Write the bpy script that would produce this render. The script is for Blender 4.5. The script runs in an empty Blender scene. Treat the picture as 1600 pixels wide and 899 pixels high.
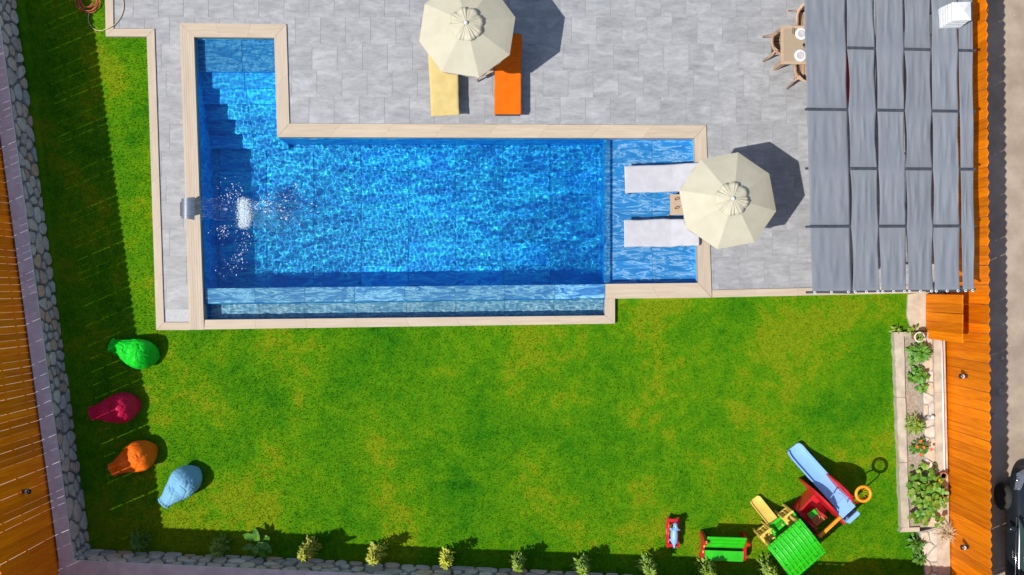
import bpy, bmesh, math, random
import numpy as np
from mathutils import Vector, Matrix, noise
R = math.radians
PI = math.pi
S = bpy.context.scene
COL = S.collection
random.seed(7)

# ------------------------------------------------------------------ camera, sky, sun
CAM_H = 24.8          # metres above the lawn
PX = 0.0155           # metres per photo pixel on the lawn
cam = bpy.data.cameras.new('camera'); cam_o = bpy.data.objects.new('camera', cam); COL.objects.link(cam_o)
cam_o.location = (0, 0, CAM_H); cam.lens = 36.0; cam.sensor_width = 36.0
cam.clip_start = 0.1; cam.clip_end = 1000
S.camera = cam_o
SUN_DIR = Vector((0.61, 0.263, -1.0)).normalized()
world = bpy.data.worlds.new("World"); S.world = world; world.use_nodes = True
_wt = world.node_tree; _bg = _wt.nodes['Background']
_sky = _wt.nodes.new('ShaderNodeTexSky'); _sky.sky_type = 'NISHITA'; _sky.sun_disc = False
_sky.sun_elevation = R(56.4)
_sky.sun_rotation = math.atan2(-0.61, -0.263)
_wt.links.new(_sky.outputs[0], _bg.inputs[0]); _bg.inputs[1].default_value = 0.115
_sl = bpy.data.lights.new('sun', 'SUN'); _sl.energy = 4.3; _sl.angle = R(0.5); _sl.color = (1.0, 0.95, 0.88)
sun_o = bpy.data.objects.new('sun', _sl); COL.objects.link(sun_o)
sun_o.rotation_euler = SUN_DIR.to_track_quat('-Z', 'Y').to_euler()
sun_o.location = (-15, -8, 30)
_sl.cycles.is_caustics_light = True
S.view_settings.view_transform = 'Standard'; S.view_settings.look = 'None'
S.view_settings.exposure = 0.12; S.view_settings.gamma = 1.0
S.view_settings.use_curve_mapping = False
S.cycles.max_bounces = 10; S.cycles.transmission_bounces = 8; S.cycles.transparent_max_bounces = 12

# ------------------------------------------------------------------ materials
def new_mat(name):
    m = bpy.data.materials.new(name); m.use_nodes = True
    return m, m.node_tree, m.node_tree.nodes['Principled BSDF']

def nd(t, typ, **kw):
    n = t.nodes.new(typ)
    for k, v in kw.items():
        if k.startswith('i_'): n.inputs[k[2:].replace('_', ' ')].default_value = v
        else: setattr(n, k, v)
    return n

def ramp(t, src, stops):
    r = t.nodes.new('ShaderNodeValToRGB'); e = r.color_ramp.elements
    stops = [(min(1.0, p), c) for p, c in stops]
    while len(e) < len(stops): e.new(0.5)
    for k, (p, c) in enumerate(stops):
        e[k].position = p; e[k].color = (*c, 1) if len(c) == 3 else c
    t.links.new(src, r.inputs[0]); return r.outputs[0]

def coords(t, stretch=(1, 1, 1), rand=True, rot=0.0):
    tc = t.nodes.new('ShaderNodeTexCoord'); out = tc.outputs['Object']
    if rand:
        oi = t.nodes.new('ShaderNodeObjectInfo')
        mu = nd(t, 'ShaderNodeVectorMath', operation='SCALE'); mu.inputs[0].default_value = (37.1, 91.7, 53.3)
        t.links.new(oi.outputs['Random'], mu.inputs['Scale'])
        ad = nd(t, 'ShaderNodeVectorMath', operation='ADD'); t.links.new(out, ad.inputs[0]); t.links.new(mu.outputs[0], ad.inputs[1]); out = ad.outputs[0]
    mp = t.nodes.new('ShaderNodeMapping'); mp.inputs['Scale'].default_value = stretch; mp.inputs['Rotation'].default_value = (0, 0, rot)
    t.links.new(out, mp.inputs[0]); return mp.outputs[0]

def tex_noise(t, vec, scale, detail=4, rough=0.55, dist=0.0):
    n = nd(t, 'ShaderNodeTexNoise'); n.inputs['Scale'].default_value = scale; n.inputs['Detail'].default_value = detail
    n.inputs['Roughness'].default_value = rough; n.inputs['Distortion'].default_value = dist
    t.links.new(vec, n.inputs['Vector']); return n.outputs['Fac']

def mixc(t, fac, a, b, mode='MIX'):
    m = nd(t, 'ShaderNodeMix', data_type='RGBA', blend_type=mode)
    for s, v in ((m.inputs[0], fac), (m.inputs[6], a), (m.inputs[7], b)):
        if hasattr(v, 'links') or isinstance(v, bpy.types.NodeSocket): t.links.new(v, s)
        elif isinstance(v, (int, float)): s.default_value = v
        else: s.default_value = (*v, 1)
    return m.outputs[2]

def bump(t, b, src, strength, dist=0.01):
    bp = nd(t, 'ShaderNodeBump'); bp.inputs['Strength'].default_value = strength; bp.inputs['Distance'].default_value = dist
    t.links.new(src, bp.inputs['Height']); t.links.new(bp.outputs[0], b.inputs['Normal'])

def vary(t, col, amt):
    oi = t.nodes.new('ShaderNodeObjectInfo')
    mr = nd(t, 'ShaderNodeMapRange'); mr.inputs['To Min'].default_value = 1 - amt; mr.inputs['To Max'].default_value = 1 + amt
    t.links.new(oi.outputs['Random'], mr.inputs[0])
    v = nd(t, 'ShaderNodeVectorMath', operation='SCALE'); t.links.new(col, v.inputs[0]); t.links.new(mr.outputs[0], v.inputs['Scale'])
    return v.outputs[0]

def pm(name, c1, c2, scale=6, rough=0.6, bmp=0.2, stretch=(1, 1, 1), metallic=0.0, tone=0.0, lo=0.35, hi=0.65, rand=True, detail=5, bdist=0.01, spec=0.5, sheen=0):
    m, t, b = new_mat(name)
    v = coords(t, stretch, rand)
    f = tex_noise(t, v, scale, detail)
    c = ramp(t, f, [(lo, c1), (hi, c2)])
    if tone: c = vary(t, c, tone)
    t.links.new(c, b.inputs['Base Color'])
    b.inputs['Roughness'].default_value = rough; b.inputs['Metallic'].default_value = metallic
    b.inputs['Specular IOR Level'].default_value = spec
    if bmp: bump(t, b, tex_noise(t, v, scale * 3, 4), bmp, bdist)
    return m

MT = {}
MT['coping_x'] = pm('travertine_x', (.53, .435, .325), (.46, .37, .27), 2.6, .6, .1, (.5, 6, 6), tone=.05)
MT['coping_y'] = pm('travertine_y', (.52, .43, .33), (.455, .37, .275), 2.6, .6, .1, (6, .5, 6), tone=.05)
MT['grout'] = pm('grout', (.52, .52, .53), (.42, .42, .43), 20, .9, .1)
MT['earth'] = pm('earth', (.26, .20, .14), (.36, .29, .21), 8, .95, .5)
MT['mortar'] = pm('mortar', (.15, .145, .155), (.26, .25, .26), 14, .95, .6)
MT['mortar_pale'] = pm('pale_mortar', (.30, .285, .26), (.44, .41, .37), 14, .95, .5)
MT['cap'] = pm('wall_cap_render', (.62, .59, .63), (.78, .75, .79), 3.5, .85, .15, rand=False)
MT['pale_concrete'] = pm('pale_concrete', (.40, .35, .27), (.56, .49, .38), 4, .85, .25, rand=False)
MT['metal'] = pm('dark_metal', (.055, .065, .08), (.09, .10, .12), 9, .45, .05, metallic=.4)
MT['steel'] = pm('brushed_steel', (.20, .23, .28), (.30, .34, .40), 6, .35, .05, (1, 12, 1), metallic=.5)
MT['white'] = pm('white_paint', (.80, .80, .80), (.72, .72, .73), 5, .45, .05)
MT['frame_brown'] = pm('dark_brown_frame', (.05, .03, .02), (.10, .055, .035), 12, .5, .1)
MT['wicker'] = pm('beige_resin', (.50, .33, .22), (.40, .26, .17), 14, .5, .15)
MT['tabletop'] = pm('table_top', (.50, .37, .25), (.45, .33, .22), 14, .5, .1)
MT['tabletop_in'] = pm('table_top_weave', (.40, .31, .21), (.34, .26, .18), 60, .6, .3)
MT['dark'] = pm('dark_plastic', (.02, .018, .018), (.04, .035, .035), 10, .5, .1)
MT['porcelain'] = pm('porcelain', (.82, .82, .83), (.76, .76, .78), 4, .15, 0)
MT['red'] = pm('red_plastic', (.62, .012, .02), (.50, .01, .02), 5, .35, .05)
MT['green'] = pm('green_plastic', (.03, .58, .01), (.02, .46, .01), 5, .35, .05)
MT['dgreen'] = pm('dark_green_plastic', (.02, .36, .01), (.02, .28, .01), 5, .4, .05)
MT['yellow'] = pm('yellow_plastic', (.80, .56, .12), (.72, .48, .09), 5, .35, .05)
MT['blue'] = pm('light_blue_plastic', (.27, .50, .86), (.24, .46, .82), 5, .3, .03)
MT['orangep'] = pm('orange_plastic', (.90, .36, .01), (.82, .30, .01), 5, .35, .05)
MT['brownp'] = pm('brown_plastic', (.48, .17, .05), (.40, .14, .04), 5, .45, .05)
MT['rubber'] = pm('rubber', (.02, .02, .02), (.035, .035, .035), 20, .8, .2)
MT['carpaint'] = pm('dark_grey_car_paint', (.035, .045, .055), (.03, .04, .05), 3, .18, 0, metallic=.5)
MT['glass_dark'] = pm('tinted_glass', (.03, .06, .06), (.04, .08, .08), 2, .05, 0)
MT['chrome'] = pm('chrome', (.7, .7, .7), (.6, .6, .6), 4, .12, 0, metallic=1)
MT['terracotta'] = pm('terracotta', (.55, .22, .12), (.46, .18, .09), 9, .8, .2)
MT['stem'] = pm('stem_bark', (.12, .08, .04), (.18, .13, .07), 20, .9, .3)
MT['hose_red'] = pm('red_hose', (.62, .10, .07), (.5, .07, .05), 9, .4, 0)
MT['hose_pale'] = pm('pale_hose', (.62, .52, .33), (.5, .42, .25), 9, .5, 0)
MT['soil'] = pm('planter_soil', (.30, .24, .18), (.55, .48, .38), 26, .95, .9, rand=False, lo=.3, hi=.7, bdist=.03)
MT['dirt'] = pm('dirt_road', (.30, .235, .175), (.42, .34, .26), 1.6, .95, .6, rand=False, detail=9, bdist=.02)
MT['canvas'] = pm('beige_canvas', (.50, .465, .345), (.54, .505, .38), 3, .85, .12, tone=.02)
MT['spray'] = pm('spray_drops', (.88, .94, .98), (.84, .92, .97), 12, .3, 0)
MT['foam'] = pm('foam', (.60, .70, .76), (.44, .56, .64), 12, .7, .2)

def fabric(name, c1, c2, scale=5, tone=0, stretch=(1, 1, 1), rough=.85):
    return pm(name, c1, c2, scale, rough, .25, stretch, tone=tone, bdist=.006, spec=.12)
MT['towel_yellow'] = fabric('yellow_towel', (.64, .50, .21), (.58, .44, .17), 5)
MT['towel_orange'] = fabric('orange_towel', (.78, .15, .004), (.70, .125, .003), 5)
MT['towel_white'] = fabric('white_towel', (.52, .52, .55), (.46, .46, .50), 5)
MT['shade'] = pm('grey_shade_fabric', (.186, .203, .231), (.200, .218, .246), 2.0, .8, .10, (3.5, 1.1, 1), tone=.05, bdist=.02, spec=.2)
MT['bag_green'] = fabric('green_vinyl', (.01, .62, .03), (.01, .50, .02), 3, rough=.4)
MT['bag_magenta'] = fabric('magenta_vinyl', (.66, .014, .075), (.55, .01, .06), 3, rough=.4)
MT['bag_orange'] = fabric('orange_vinyl', (.88, .17, .01), (.78, .14, .01), 3, rough=.45)
MT['bag_blue'] = fabric('sky_blue_vinyl', (.20, .45, .66), (.17, .40, .60), 3, rough=.5)
MT['red_cushion'] = fabric('red_cushion', (.55, .05, .05), (.45, .04, .04), 5)

def deck_tile_mat():
    m, t, b = new_mat('grey_stone_tile')
    v = coords(t, (.9, 2.3, 1))
    big = tex_noise(t, v, 1.5, 6, .62, .6)
    c = ramp(t, big, [(.28, (.25, .255, .265)), (.5, (.315, .321, .332)), (.68, (.395, .40, .41))])
    fine = tex_noise(t, v, 6, 6, .68, .4)
    c2 = ramp(t, fine, [(.30, (.80, .80, .80)), (.5, (1, 1, 1)), (.62, (1.06, 1.06, 1.06)), (.72, (1.28, 1.28, 1.28))])
    c = mixc(t, 1.0, c, c2, 'MULTIPLY')
    c = vary(t, c, .03)
    t.links.new(c, b.inputs['Base Color']); b.inputs['Roughness'].default_value = .55
    bump(t, b, fine, .12, .004)
    return m
MT['deck'] = deck_tile_mat()

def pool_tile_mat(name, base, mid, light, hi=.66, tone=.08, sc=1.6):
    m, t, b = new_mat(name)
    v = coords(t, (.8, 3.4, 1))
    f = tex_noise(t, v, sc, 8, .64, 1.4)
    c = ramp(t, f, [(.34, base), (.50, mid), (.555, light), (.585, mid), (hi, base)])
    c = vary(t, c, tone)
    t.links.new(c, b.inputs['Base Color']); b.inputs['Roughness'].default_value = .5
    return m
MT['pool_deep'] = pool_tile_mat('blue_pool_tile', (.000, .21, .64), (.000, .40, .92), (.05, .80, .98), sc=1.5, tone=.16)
MT['pool_shallow'] = pool_tile_mat('blue_marbled_tile', (.000, .12, .38), (.002, .20, .50), (.24, .42, .62), sc=2.2)
MT['pool_weir'] = pool_tile_mat('pale_blue_marbled_tile', (.03, .15, .44), (.22, .32, .56), (.86, .78, .84), tone=.22, sc=2.4)
MT['pool_basin'] = pool_tile_mat('grey_blue_tile', (.05, .22, .38), (.14, .34, .48), (.62, .70, .74), sc=3.4)

def lawn_mat(name, rnd=False):
    m, t, b = new_mat(name)
    v = coords(t, (1, 1, 1), False)
    n1 = tex_noise(t, v, .42, 5, .6, .3)
    n2 = tex_noise(t, v, 3.2, 4, .6)
    n3 = tex_noise(t, v, 14, 5, .75)
    add = nd(t, 'ShaderNodeMath', operation='MULTIPLY_ADD'); t.links.new(n2, add.inputs[0]); add.inputs[1].default_value = .46; t.links.new(n1, add.inputs[2])
    a2 = nd(t, 'ShaderNodeMath', operation='MULTIPLY_ADD'); t.links.new(n3, a2.inputs[0]); a2.inputs[1].default_value = .34; t.links.new(add.outputs[0], a2.inputs[2])
    c = ramp(t, a2.outputs[0], [(.56, (.006, .080, .003)), (.72, (.032, .170, .003)), (.88, (.076, .228, .003)), (.97, (.108, .25, .003)), (1.0, (.17, .255, .005))])
    t.links.new(c, b.inputs['Base Color']); b.inputs['Roughness'].default_value = .8
    b.inputs['Specular IOR Level'].default_value = .04
    bump(t, b, n3, .8, .03)
    return m
MT['lawn'] = lawn_mat('lawn')
MT['grass'] = lawn_mat('grass_blades')

def wood_mat(name, c1, c2, c3, axis='z'):
    m, t, b = new_mat(name)
    v = coords(t, (14, 14, .7) if axis == 'z' else (.7, 14, 14))
    f = tex_noise(t, v, 1.3, 6, .6, .5)
    c = ramp(t, f, [(.3, c1), (.52, c2), (.72, c3)])
    v2 = coords(t, (1, 1, 1)); f2 = tex_noise(t, v2, 2.2, 4, .6)
    wear = ramp(t, f2, [(.70, (1, 1, 1)), (.78, (1.15, 1.5, 6.0))])
    c = mixc(t, 1.0, c, wear, 'MULTIPLY')
    c = vary(t, c, .20)
    t.links.new(c, b.inputs['Base Color']); b.inputs['Roughness'].default_value = .6; b.inputs['Specular IOR Level'].default_value = .12
    bump(t, b, f, .25, .004)
    return m
MT['plank'] = wood_mat('varnished_orange_wood', (.62, .14, .0005), (.80, .205, .001), (.92, .28, .002))
MT['plank_lifted'] = wood_mat('shade_lifted_orange_wood', (.80, .17, .001), (.98, .25, .001), (1.0, .33, .002))  # same orange wood, colour raised so the shaded fence faces look better lit
MT['rail'] = wood_mat('rail_wood', (.40, .14, .03), (.55, .20, .04), (.65, .26, .06), 'x')

def stone_mat(name, stops, tone=.15):
    m, t, b = new_mat(name)
    oi = t.nodes.new('ShaderNodeObjectInfo')
    c = ramp(t, oi.outputs['Random'], stops)
    v = coords(t); f = tex_noise(t, v, 9, 6, .65)
    sh = ramp(t, f, [(.3, (.72, .72, .72)), (.7, (1.15, 1.15, 1.15))])
    c = mixc(t, 1.0, c, sh, 'MULTIPLY')
    t.links.new(c, b.inputs['Base Color']); b.inputs['Roughness'].default_value = .85
    bump(t, b, f, .5, .02)
    return m
MT['stone'] = stone_mat('wall_stone', [(0, (.52, .47, .44)), (.3, (.68, .57, .49)), (.5, (.58, .55, .54)), (.7, (.66, .44, .31)), (.82, (.44, .41, .41)), (1, (.76, .69, .62))])
MT['slab'] = stone_mat('pale_slab_stone', [(0, (.58, .53, .45)), (.4, (.66, .60, .50)), (.7, (.62, .50, .36)), (1, (.55, .53, .50))])
MT['rock'] = stone_mat('grey_rock', [(0, (.30, .29, .29)), (1, (.46, .42, .38))])

def leaf_mat(name, c1, c2):
    m, t, b = new_mat(name)
    oi = t.nodes.new('ShaderNodeObjectInfo')
    v = coords(t); f = tex_noise(t, v, 9, 3)
    c = ramp(t, f, [(.35, c1), (.65, c2)]); c = vary(t, c, .2)
    t.links.new(c, b.inputs['Base Color']); b.inputs['Roughness'].default_value = .5
    b.inputs['Subsurface Weight'].default_value = 0
    b.inputs['Transmission Weight'].default_value = 0
    return m
MT['leaf'] = leaf_mat('leaf_green', (.045, .17, .015), (.12, .30, .02))
MT['leaf_yellow'] = leaf_mat('leaf_yellow_green', (.24, .34, .02), (.55, .52, .04))
MT['leaf_mid'] = leaf_mat('leaf_mid_green', (.09, .22, .02), (.26, .36, .03))
MT['leaf_dark'] = leaf_mat('leaf_dark_green', (.03, .11, .02), (.07, .20, .03))
MT['flower'] = pm('orange_red_flower', (.85, .08, .02), (.8, .16, .02), 9, .5, 0)

# water: real refracting surface, its caustics are traced
def water_mat(name, tint):
    m = bpy.data.materials.new(name); m.use_nodes = True; t = m.node_tree; t.nodes.clear()
    g = nd(t, 'ShaderNodeBsdfGlass'); g.inputs['IOR'].default_value = 1.333; g.inputs['Roughness'].default_value = 0; g.inputs['Color'].default_value = (*tint, 1)
    o = nd(t, 'ShaderNodeOutputMaterial'); t.links.new(g.outputs[0], o.inputs[0]); return m
MT['water'] = water_mat('pool_water', (.66, .98, 1.0))
MT['water_clear'] = water_mat('basin_water', (.85, .99, 1.0))
def film_mat():
    m = bpy.data.materials.new('falling_water'); m.use_nodes = True; t = m.node_tree; t.nodes.clear()
    tr = nd(t, 'ShaderNodeBsdfTransparent'); tr.inputs[0].default_value = (.90, .97, 1.0, 1)
    gl = nd(t, 'ShaderNodeBsdfGlossy'); gl.inputs['Roughness'].default_value = .08
    df = nd(t, 'ShaderNodeBsdfDiffuse'); df.inputs[0].default_value = (.7, .82, .9, 1)
    v = coords(t, (2.5, 14, 1), False); f = tex_noise(t, v, 3, 5, .6)
    r = ramp(t, f, [(.55, (.01, .01, .01)), (.8, (.35, .35, .35))])
    a = nd(t, 'ShaderNodeMixShader'); t.links.new(r, a.inputs[0]); t.links.new(tr.outputs[0], a.inputs[1]); t.links.new(df.outputs[0], a.inputs[2])
    b2 = nd(t, 'ShaderNodeMixShader'); b2.inputs[0].default_value = .02; t.links.new(a.outputs[0], b2.inputs[1]); t.links.new(gl.outputs[0], b2.inputs[2])
    o = nd(t, 'ShaderNodeOutputMaterial'); t.links.new(b2.outputs[0], o.inputs[0]); return m
MT['film'] = film_mat()

# ------------------------------------------------------------------ helpers
def W(px, py, z=0.0):
    k = PX * (CAM_H - z) / CAM_H
    return Vector(((px - 800) * k, (449.5 - py) * k, z))
def P2(px, py, z=0.14):
    w = W(px, py, z); return (w.x, w.y)

class MB:
    def __init__(s): s.v = []; s.f = []
    def add(s, v, f):
        o = len(s.v); s.v += [tuple(p) for p in v]; s.f += [tuple(i + o for i in q) for q in f]; return s
    def prism(s, poly, z0, z1, cham=0.0):
        n = len(poly)
        a = sum(poly[i][0] * poly[(i + 1) % n][1] - poly[(i + 1) % n][0] * poly[i][1] for i in range(n))
        if a < 0: poly = poly[::-1]
        if cham:
            cx = sum(p[0] for p in poly) / n; cy = sum(p[1] for p in poly) / n
            def sh(p):
                d = math.hypot(p[0] - cx, p[1] - cy) or 1; k = max(0, 1 - cham / d); return (cx + (p[0] - cx) * k, cy + (p[1] - cy) * k)
            v = [(x, y, z0) for x, y in poly] + [(x, y, z1 - cham * .6) for x, y in poly] + [(*sh(p), z1) for p in poly]
            f = [tuple(range(n - 1, -1, -1)), tuple(range(2 * n, 3 * n))]
            for i in range(n):
                j = (i + 1) % n; f += [(i, j, n + j, n + i), (n + i, n + j, 2 * n + j, 2 * n + i)]
        else:
            v = [(x, y, z0) for x, y in poly] + [(x, y, z1) for x, y in poly]
            f = [tuple(range(n - 1, -1, -1)), tuple(range(n, 2 * n))] + [(i, (i + 1) % n, n + (i + 1) % n, n + i) for i in range(n)]
        return s.add(v, f)
    def box(s, c, size, rz=0, M=None):
        hx, hy, hz = size[0] / 2, size[1] / 2, size[2] / 2
        m = Matrix.Translation(c) @ (M if M is not None else Matrix.Rotation(rz, 4, 'Z'))
        v = [m @ Vector((x * hx, y * hy, z * hz)) for z in (-1, 1) for y in (-1, 1) for x in (-1, 1)]
        return s.add(v, [(0, 2, 3, 1), (4, 5, 7, 6), (0, 1, 5, 4), (2, 6, 7, 3), (0, 4, 6, 2), (1, 3, 7, 5)])
    def bar(s, p, q, w, h=None, up=(0, 0, 1)):
        p = Vector(p); q = Vector(q); h = h or w; d = (q - p); L = d.length; d.normalize()
        u = Vector(up)
        if abs(d.dot(u)) > .98: u = Vector((1, 0, 0))
        x = d.cross(u).normalized(); y = x.cross(d)
        v = []
        for e in (p, q):
            for a, b in ((-1, -1), (1, -1), (1, 1), (-1, 1)): v.append(e + x * a * w / 2 + y * b * h / 2)
        return s.add(v, [(0, 1, 2, 3), (7, 6, 5, 4), (0, 4, 5, 1), (1, 5, 6, 2), (2, 6, 7, 3), (3, 7, 4, 0)])
    def tube(s, pts, r, n=8, closed=False, cap=True, sx=1.0):
        pts = [Vector(p) for p in pts]; m = len(pts); rs = r if hasattr(r, '__len__') else [r] * m
        V = []; prev = None
        for i, p in enumerate(pts):
            a = pts[(i - 1) % m] if (closed or i > 0) else p; b = pts[(i + 1) % m] if (closed or i < m - 1) else p
            d = (b - a).normalized()
            if prev is None:
                u = Vector((0, 0, 1)) if abs(d.z) < .9 else Vector((1, 0, 0)); x = d.cross(u).normalized()
            else:
                x = (prev - d * prev.dot(d)).normalized()
            prev = x; y = d.cross(x)
            for k in range(n):
                t = 2 * PI * k / n; V.append(p + x * math.cos(t) * rs[i] * sx + y * math.sin(t) * rs[i])
        F = []
        for i in range(m if closed else m - 1):
            for k in range(n):
                a = i * n + k; b = i * n + (k + 1) % n; c = ((i + 1) % m) * n + (k + 1) % n; d2 = ((i + 1) % m) * n + k
                F.append((a, b, c, d2))
        if cap and not closed: F += [tuple(range(n - 1, -1, -1)), tuple(range((m - 1) * n, m * n))]
        return s.add(V, F)
    def lathe(s, prof, n=24, c=(0, 0, 0)):
        V = []; F = []; m = len(prof)
        for r, z in prof:
            for k in range(n):
                t = 2 * PI * k / n; V.append((c[0] + r * math.cos(t), c[1] + r * math.sin(t), c[2] + z))
        for i in range(m - 1):
            for k in range(n): F.append((i * n + k, i * n + (k + 1) % n, (i + 1) * n + (k + 1) % n, (i + 1) * n + k))
        F += [tuple(range(n - 1, -1, -1)), tuple(range((m - 1) * n, m * n))]
        return s.add(V, F)
    def ball(s, c, r, n=8, m=5, sc=(1, 1, 1)):
        V = [(c[0], c[1], c[2] - r * sc[2])]; F = []
        for i in range(1, m):
            ph = -PI / 2 + PI * i / m
            for k in range(n): V.append((c[0] + r * sc[0] * math.cos(ph) * math.cos(2 * PI * k / n), c[1] + r * sc[1] * math.cos(ph) * math.sin(2 * PI * k / n), c[2] + r * sc[2] * math.sin(ph)))
        V.append((c[0], c[1], c[2] + r * sc[2])); L = len(V) - 1
        for k in range(n): F.append((0, 1 + (k + 1) % n, 1 + k)); F.append((L, L - n + k, L - n + (k + 1) % n))
        for i in range(m - 2):
            for k in range(n): a = 1 + i * n; F.append((a + k, a + (k + 1) % n, a + n + (k + 1) % n, a + n + k))
        return s.add(V, F)
    def mesh(s, name, m, smooth=False):
        me = bpy.data.meshes.new(name); me.from_pydata(s.v, [], s.f); me.update()
        if m is not None: me.materials.append(m)
        if smooth: me.polygons.foreach_set('use_smooth', [True] * len(me.polygons))
        return me
    def obj(s, name, m, parent=None, smooth=False):
        return link(name, s.mesh(name, m, smooth), parent)

def link(name, me, parent=None, loc=None, rot=None):
    o = bpy.data.objects.new(name, me); COL.objects.link(o)
    if parent is not None: o.parent = parent
    if loc is not None: o.location = loc
    if rot is not None: o.rotation_euler = rot
    return o
def smooth_angle(o, a=35):
    me = o.data
    me.polygons.foreach_set('use_smooth', [True] * len(me.polygons))
    try: me.set_sharp_from_angle(angle=R(a))
    except Exception: pass
    return o
def tag(o, label, cat, group=None):
    o['label'] = label; o['category'] = cat
    if group: o['group'] = group
    return o
def thing(name, label, cat, loc=(0, 0, 0), rz=0, group=None):
    o = bpy.data.objects.new(name, None); COL.objects.link(o); o.location = loc; o.rotation_euler = (0, 0, rz)
    o.empty_display_size = .2
    return tag(o, label, cat, group)
def structure(name, loc=(0, 0, 0)):
    o = bpy.data.objects.new(name, None); COL.objects.link(o); o.location = loc; o['kind'] = 'structure'; return o
def copy_tree(o, parent=None, **kw):
    c = o.copy(); COL.objects.link(c); c.parent = parent
    for ch in list(o.children): copy_tree(ch, c)
    return c

def ccw(p):
    n = len(p); a = sum(p[i][0] * p[(i + 1) % n][1] - p[(i + 1) % n][0] * p[i][1] for i in range(n))
    return list(p) if a > 0 else list(p)[::-1]
def area(p):
    n = len(p); return abs(sum(p[i][0] * p[(i + 1) % n][1] - p[(i + 1) % n][0] * p[i][1] for i in range(n))) / 2
def cut(poly, a, b, keep_left=True):
    out = []; n = len(poly)
    def sd(p): 
        v = (b[0] - a[0]) * (p[1] - a[1]) - (b[1] - a[1]) * (p[0] - a[0]); return v if keep_left else -v
    for i in range(n):
        p, q = poly[i], poly[(i + 1) % n]; dp, dq = sd(p), sd(q)
        if dp >= 0: out.append(p)
        if (dp > 0 and dq < 0) or (dp < 0 and dq > 0):
            t = dp / (dp - dq); out.append((p[0] + (q[0] - p[0]) * t, p[1] + (q[1] - p[1]) * t))
    return out
def clip(poly, clipper):
    c = ccw(clipper); out = poly
    for i in range(len(c)):
        if len(out) < 3: return []
        out = cut(out, c[i], c[(i + 1) % len(c)])
    return out if len(out) >= 3 and area(out) > 1e-4 else []
def subtract(polys, hole):
    h = ccw(hole); res = []
    for p in polys:
        rest = p
        for i in range(len(h)):
            a, b = h[i], h[(i + 1) % len(h)]
            outp = cut(rest, a, b, False)
            if len(outp) >= 3 and area(outp) > 1e-4: res.append(outp)
            rest = cut(rest, a, b, True)
            if len(rest) < 3: break
    return res
def voronoi(pts, bound):
    cells = []
    for i, p in enumerate(pts):
        c = list(bound)
        for j, q in enumerate(pts):
            if i == j or (p[0] - q[0]) ** 2 + (p[1] - q[1]) ** 2 > 4: continue
            m = ((p[0] + q[0]) / 2, (p[1] + q[1]) / 2); d = (q[0] - p[0], q[1] - p[1])
            c = cut(c, m, (m[0] - d[1], m[1] + d[0]), True)   # keep the side of p
            if len(c) < 3: break
            # orientation check
        if len(c) >= 3: cells.append(c)
        else: cells.append(None)
    return cells
def shrink(poly, d):
    poly = ccw(poly); out = list(poly); n = len(poly)
    for i in range(n):
        a, b = poly[i], poly[(i + 1) % n]; L = math.hypot(b[0] - a[0], b[1] - a[1])
        if L < 1e-6: continue
        nx, ny = -(b[1] - a[1]) / L * d, (b[0] - a[0]) / L * d
        out = cut(out, (a[0] + nx, a[1] + ny), (b[0] + nx, b[1] + ny))
        if len(out) < 3: return []
    return out
def rounded(poly, k=.22):
    out = []; n = len(poly)
    for i in range(n):
        a, b = poly[i], poly[(i + 1) % n]
        out.append((a[0] + (b[0] - a[0]) * k, a[1] + (b[1] - a[1]) * k)); out.append((a[0] + (b[0] - a[0]) * (1 - k), a[1] + (b[1] - a[1]) * (1 - k)))
    return out
def lerp2(a, b, t): return (a[0] + (b[0] - a[0]) * t, a[1] + (b[1] - a[1]) * t)

# ------------------------------------------------------------------ ground, lawn, road
HOLES = [[P2(296, 47), P2(437, 48), P2(441, 206), P2(301, 206)],
         [P2(301, 206), P2(1094, 206), P2(1101, 453), P2(308, 453)],
         [P2(308, 453), P2(951, 453), P2(951, 500), P2(310, 507)]]
garden = [P2(-24, -400, 0), P2(1478, -400, 0), P2(1490, 936, 0), P2(128, 884, 0)]
polys = [garden]
for h in HOLES: polys = subtract(polys, h)
mb = MB()
for p in polys: mb.add([(x, y, 0) for x, y in ccw(p)], [tuple(range(len(p)))])
lawn = mb.obj('lawn', MT['lawn']); lawn['kind'] = 'structure'
ROADZ = -.75
big = [(-250, -250), (250, -250), (250, 250), (-250, 250)]
mb = MB()
for p in subtract([big], [P2(-20, -396, 0), P2(1474, -396, 0), P2(1486, 932, 0), P2(130, 880, 0)]):
    mb.add([(x, y, ROADZ) for x, y in ccw(p)], [tuple(range(len(p)))])
o = mb.obj('ground', MT['earth']); o['kind'] = 'structure'
mb = MB().add([(10.75, -120, ROADZ + .004), (19, -120, ROADZ + .004), (19, 120, ROADZ + .004), (10.75, 120, ROADZ + .004)], [(0, 1, 2, 3)])
o = mb.obj('dirt_road', MT['dirt']); o['kind'] = 'structure'
# the terrace wall that holds the lawn above the outside ground
mb = MB(); g = ccw(garden)
for i in range(4):
    a, b = g[i], g[(i + 1) % 4]; mb.add([(*a, ROADZ), (*b, ROADZ), (*b, -.002), (*a, -.002)], [(0, 1, 2, 3)])
o = mb.obj('terrace_wall', MT['mortar']); o['kind'] = 'structure'

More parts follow.
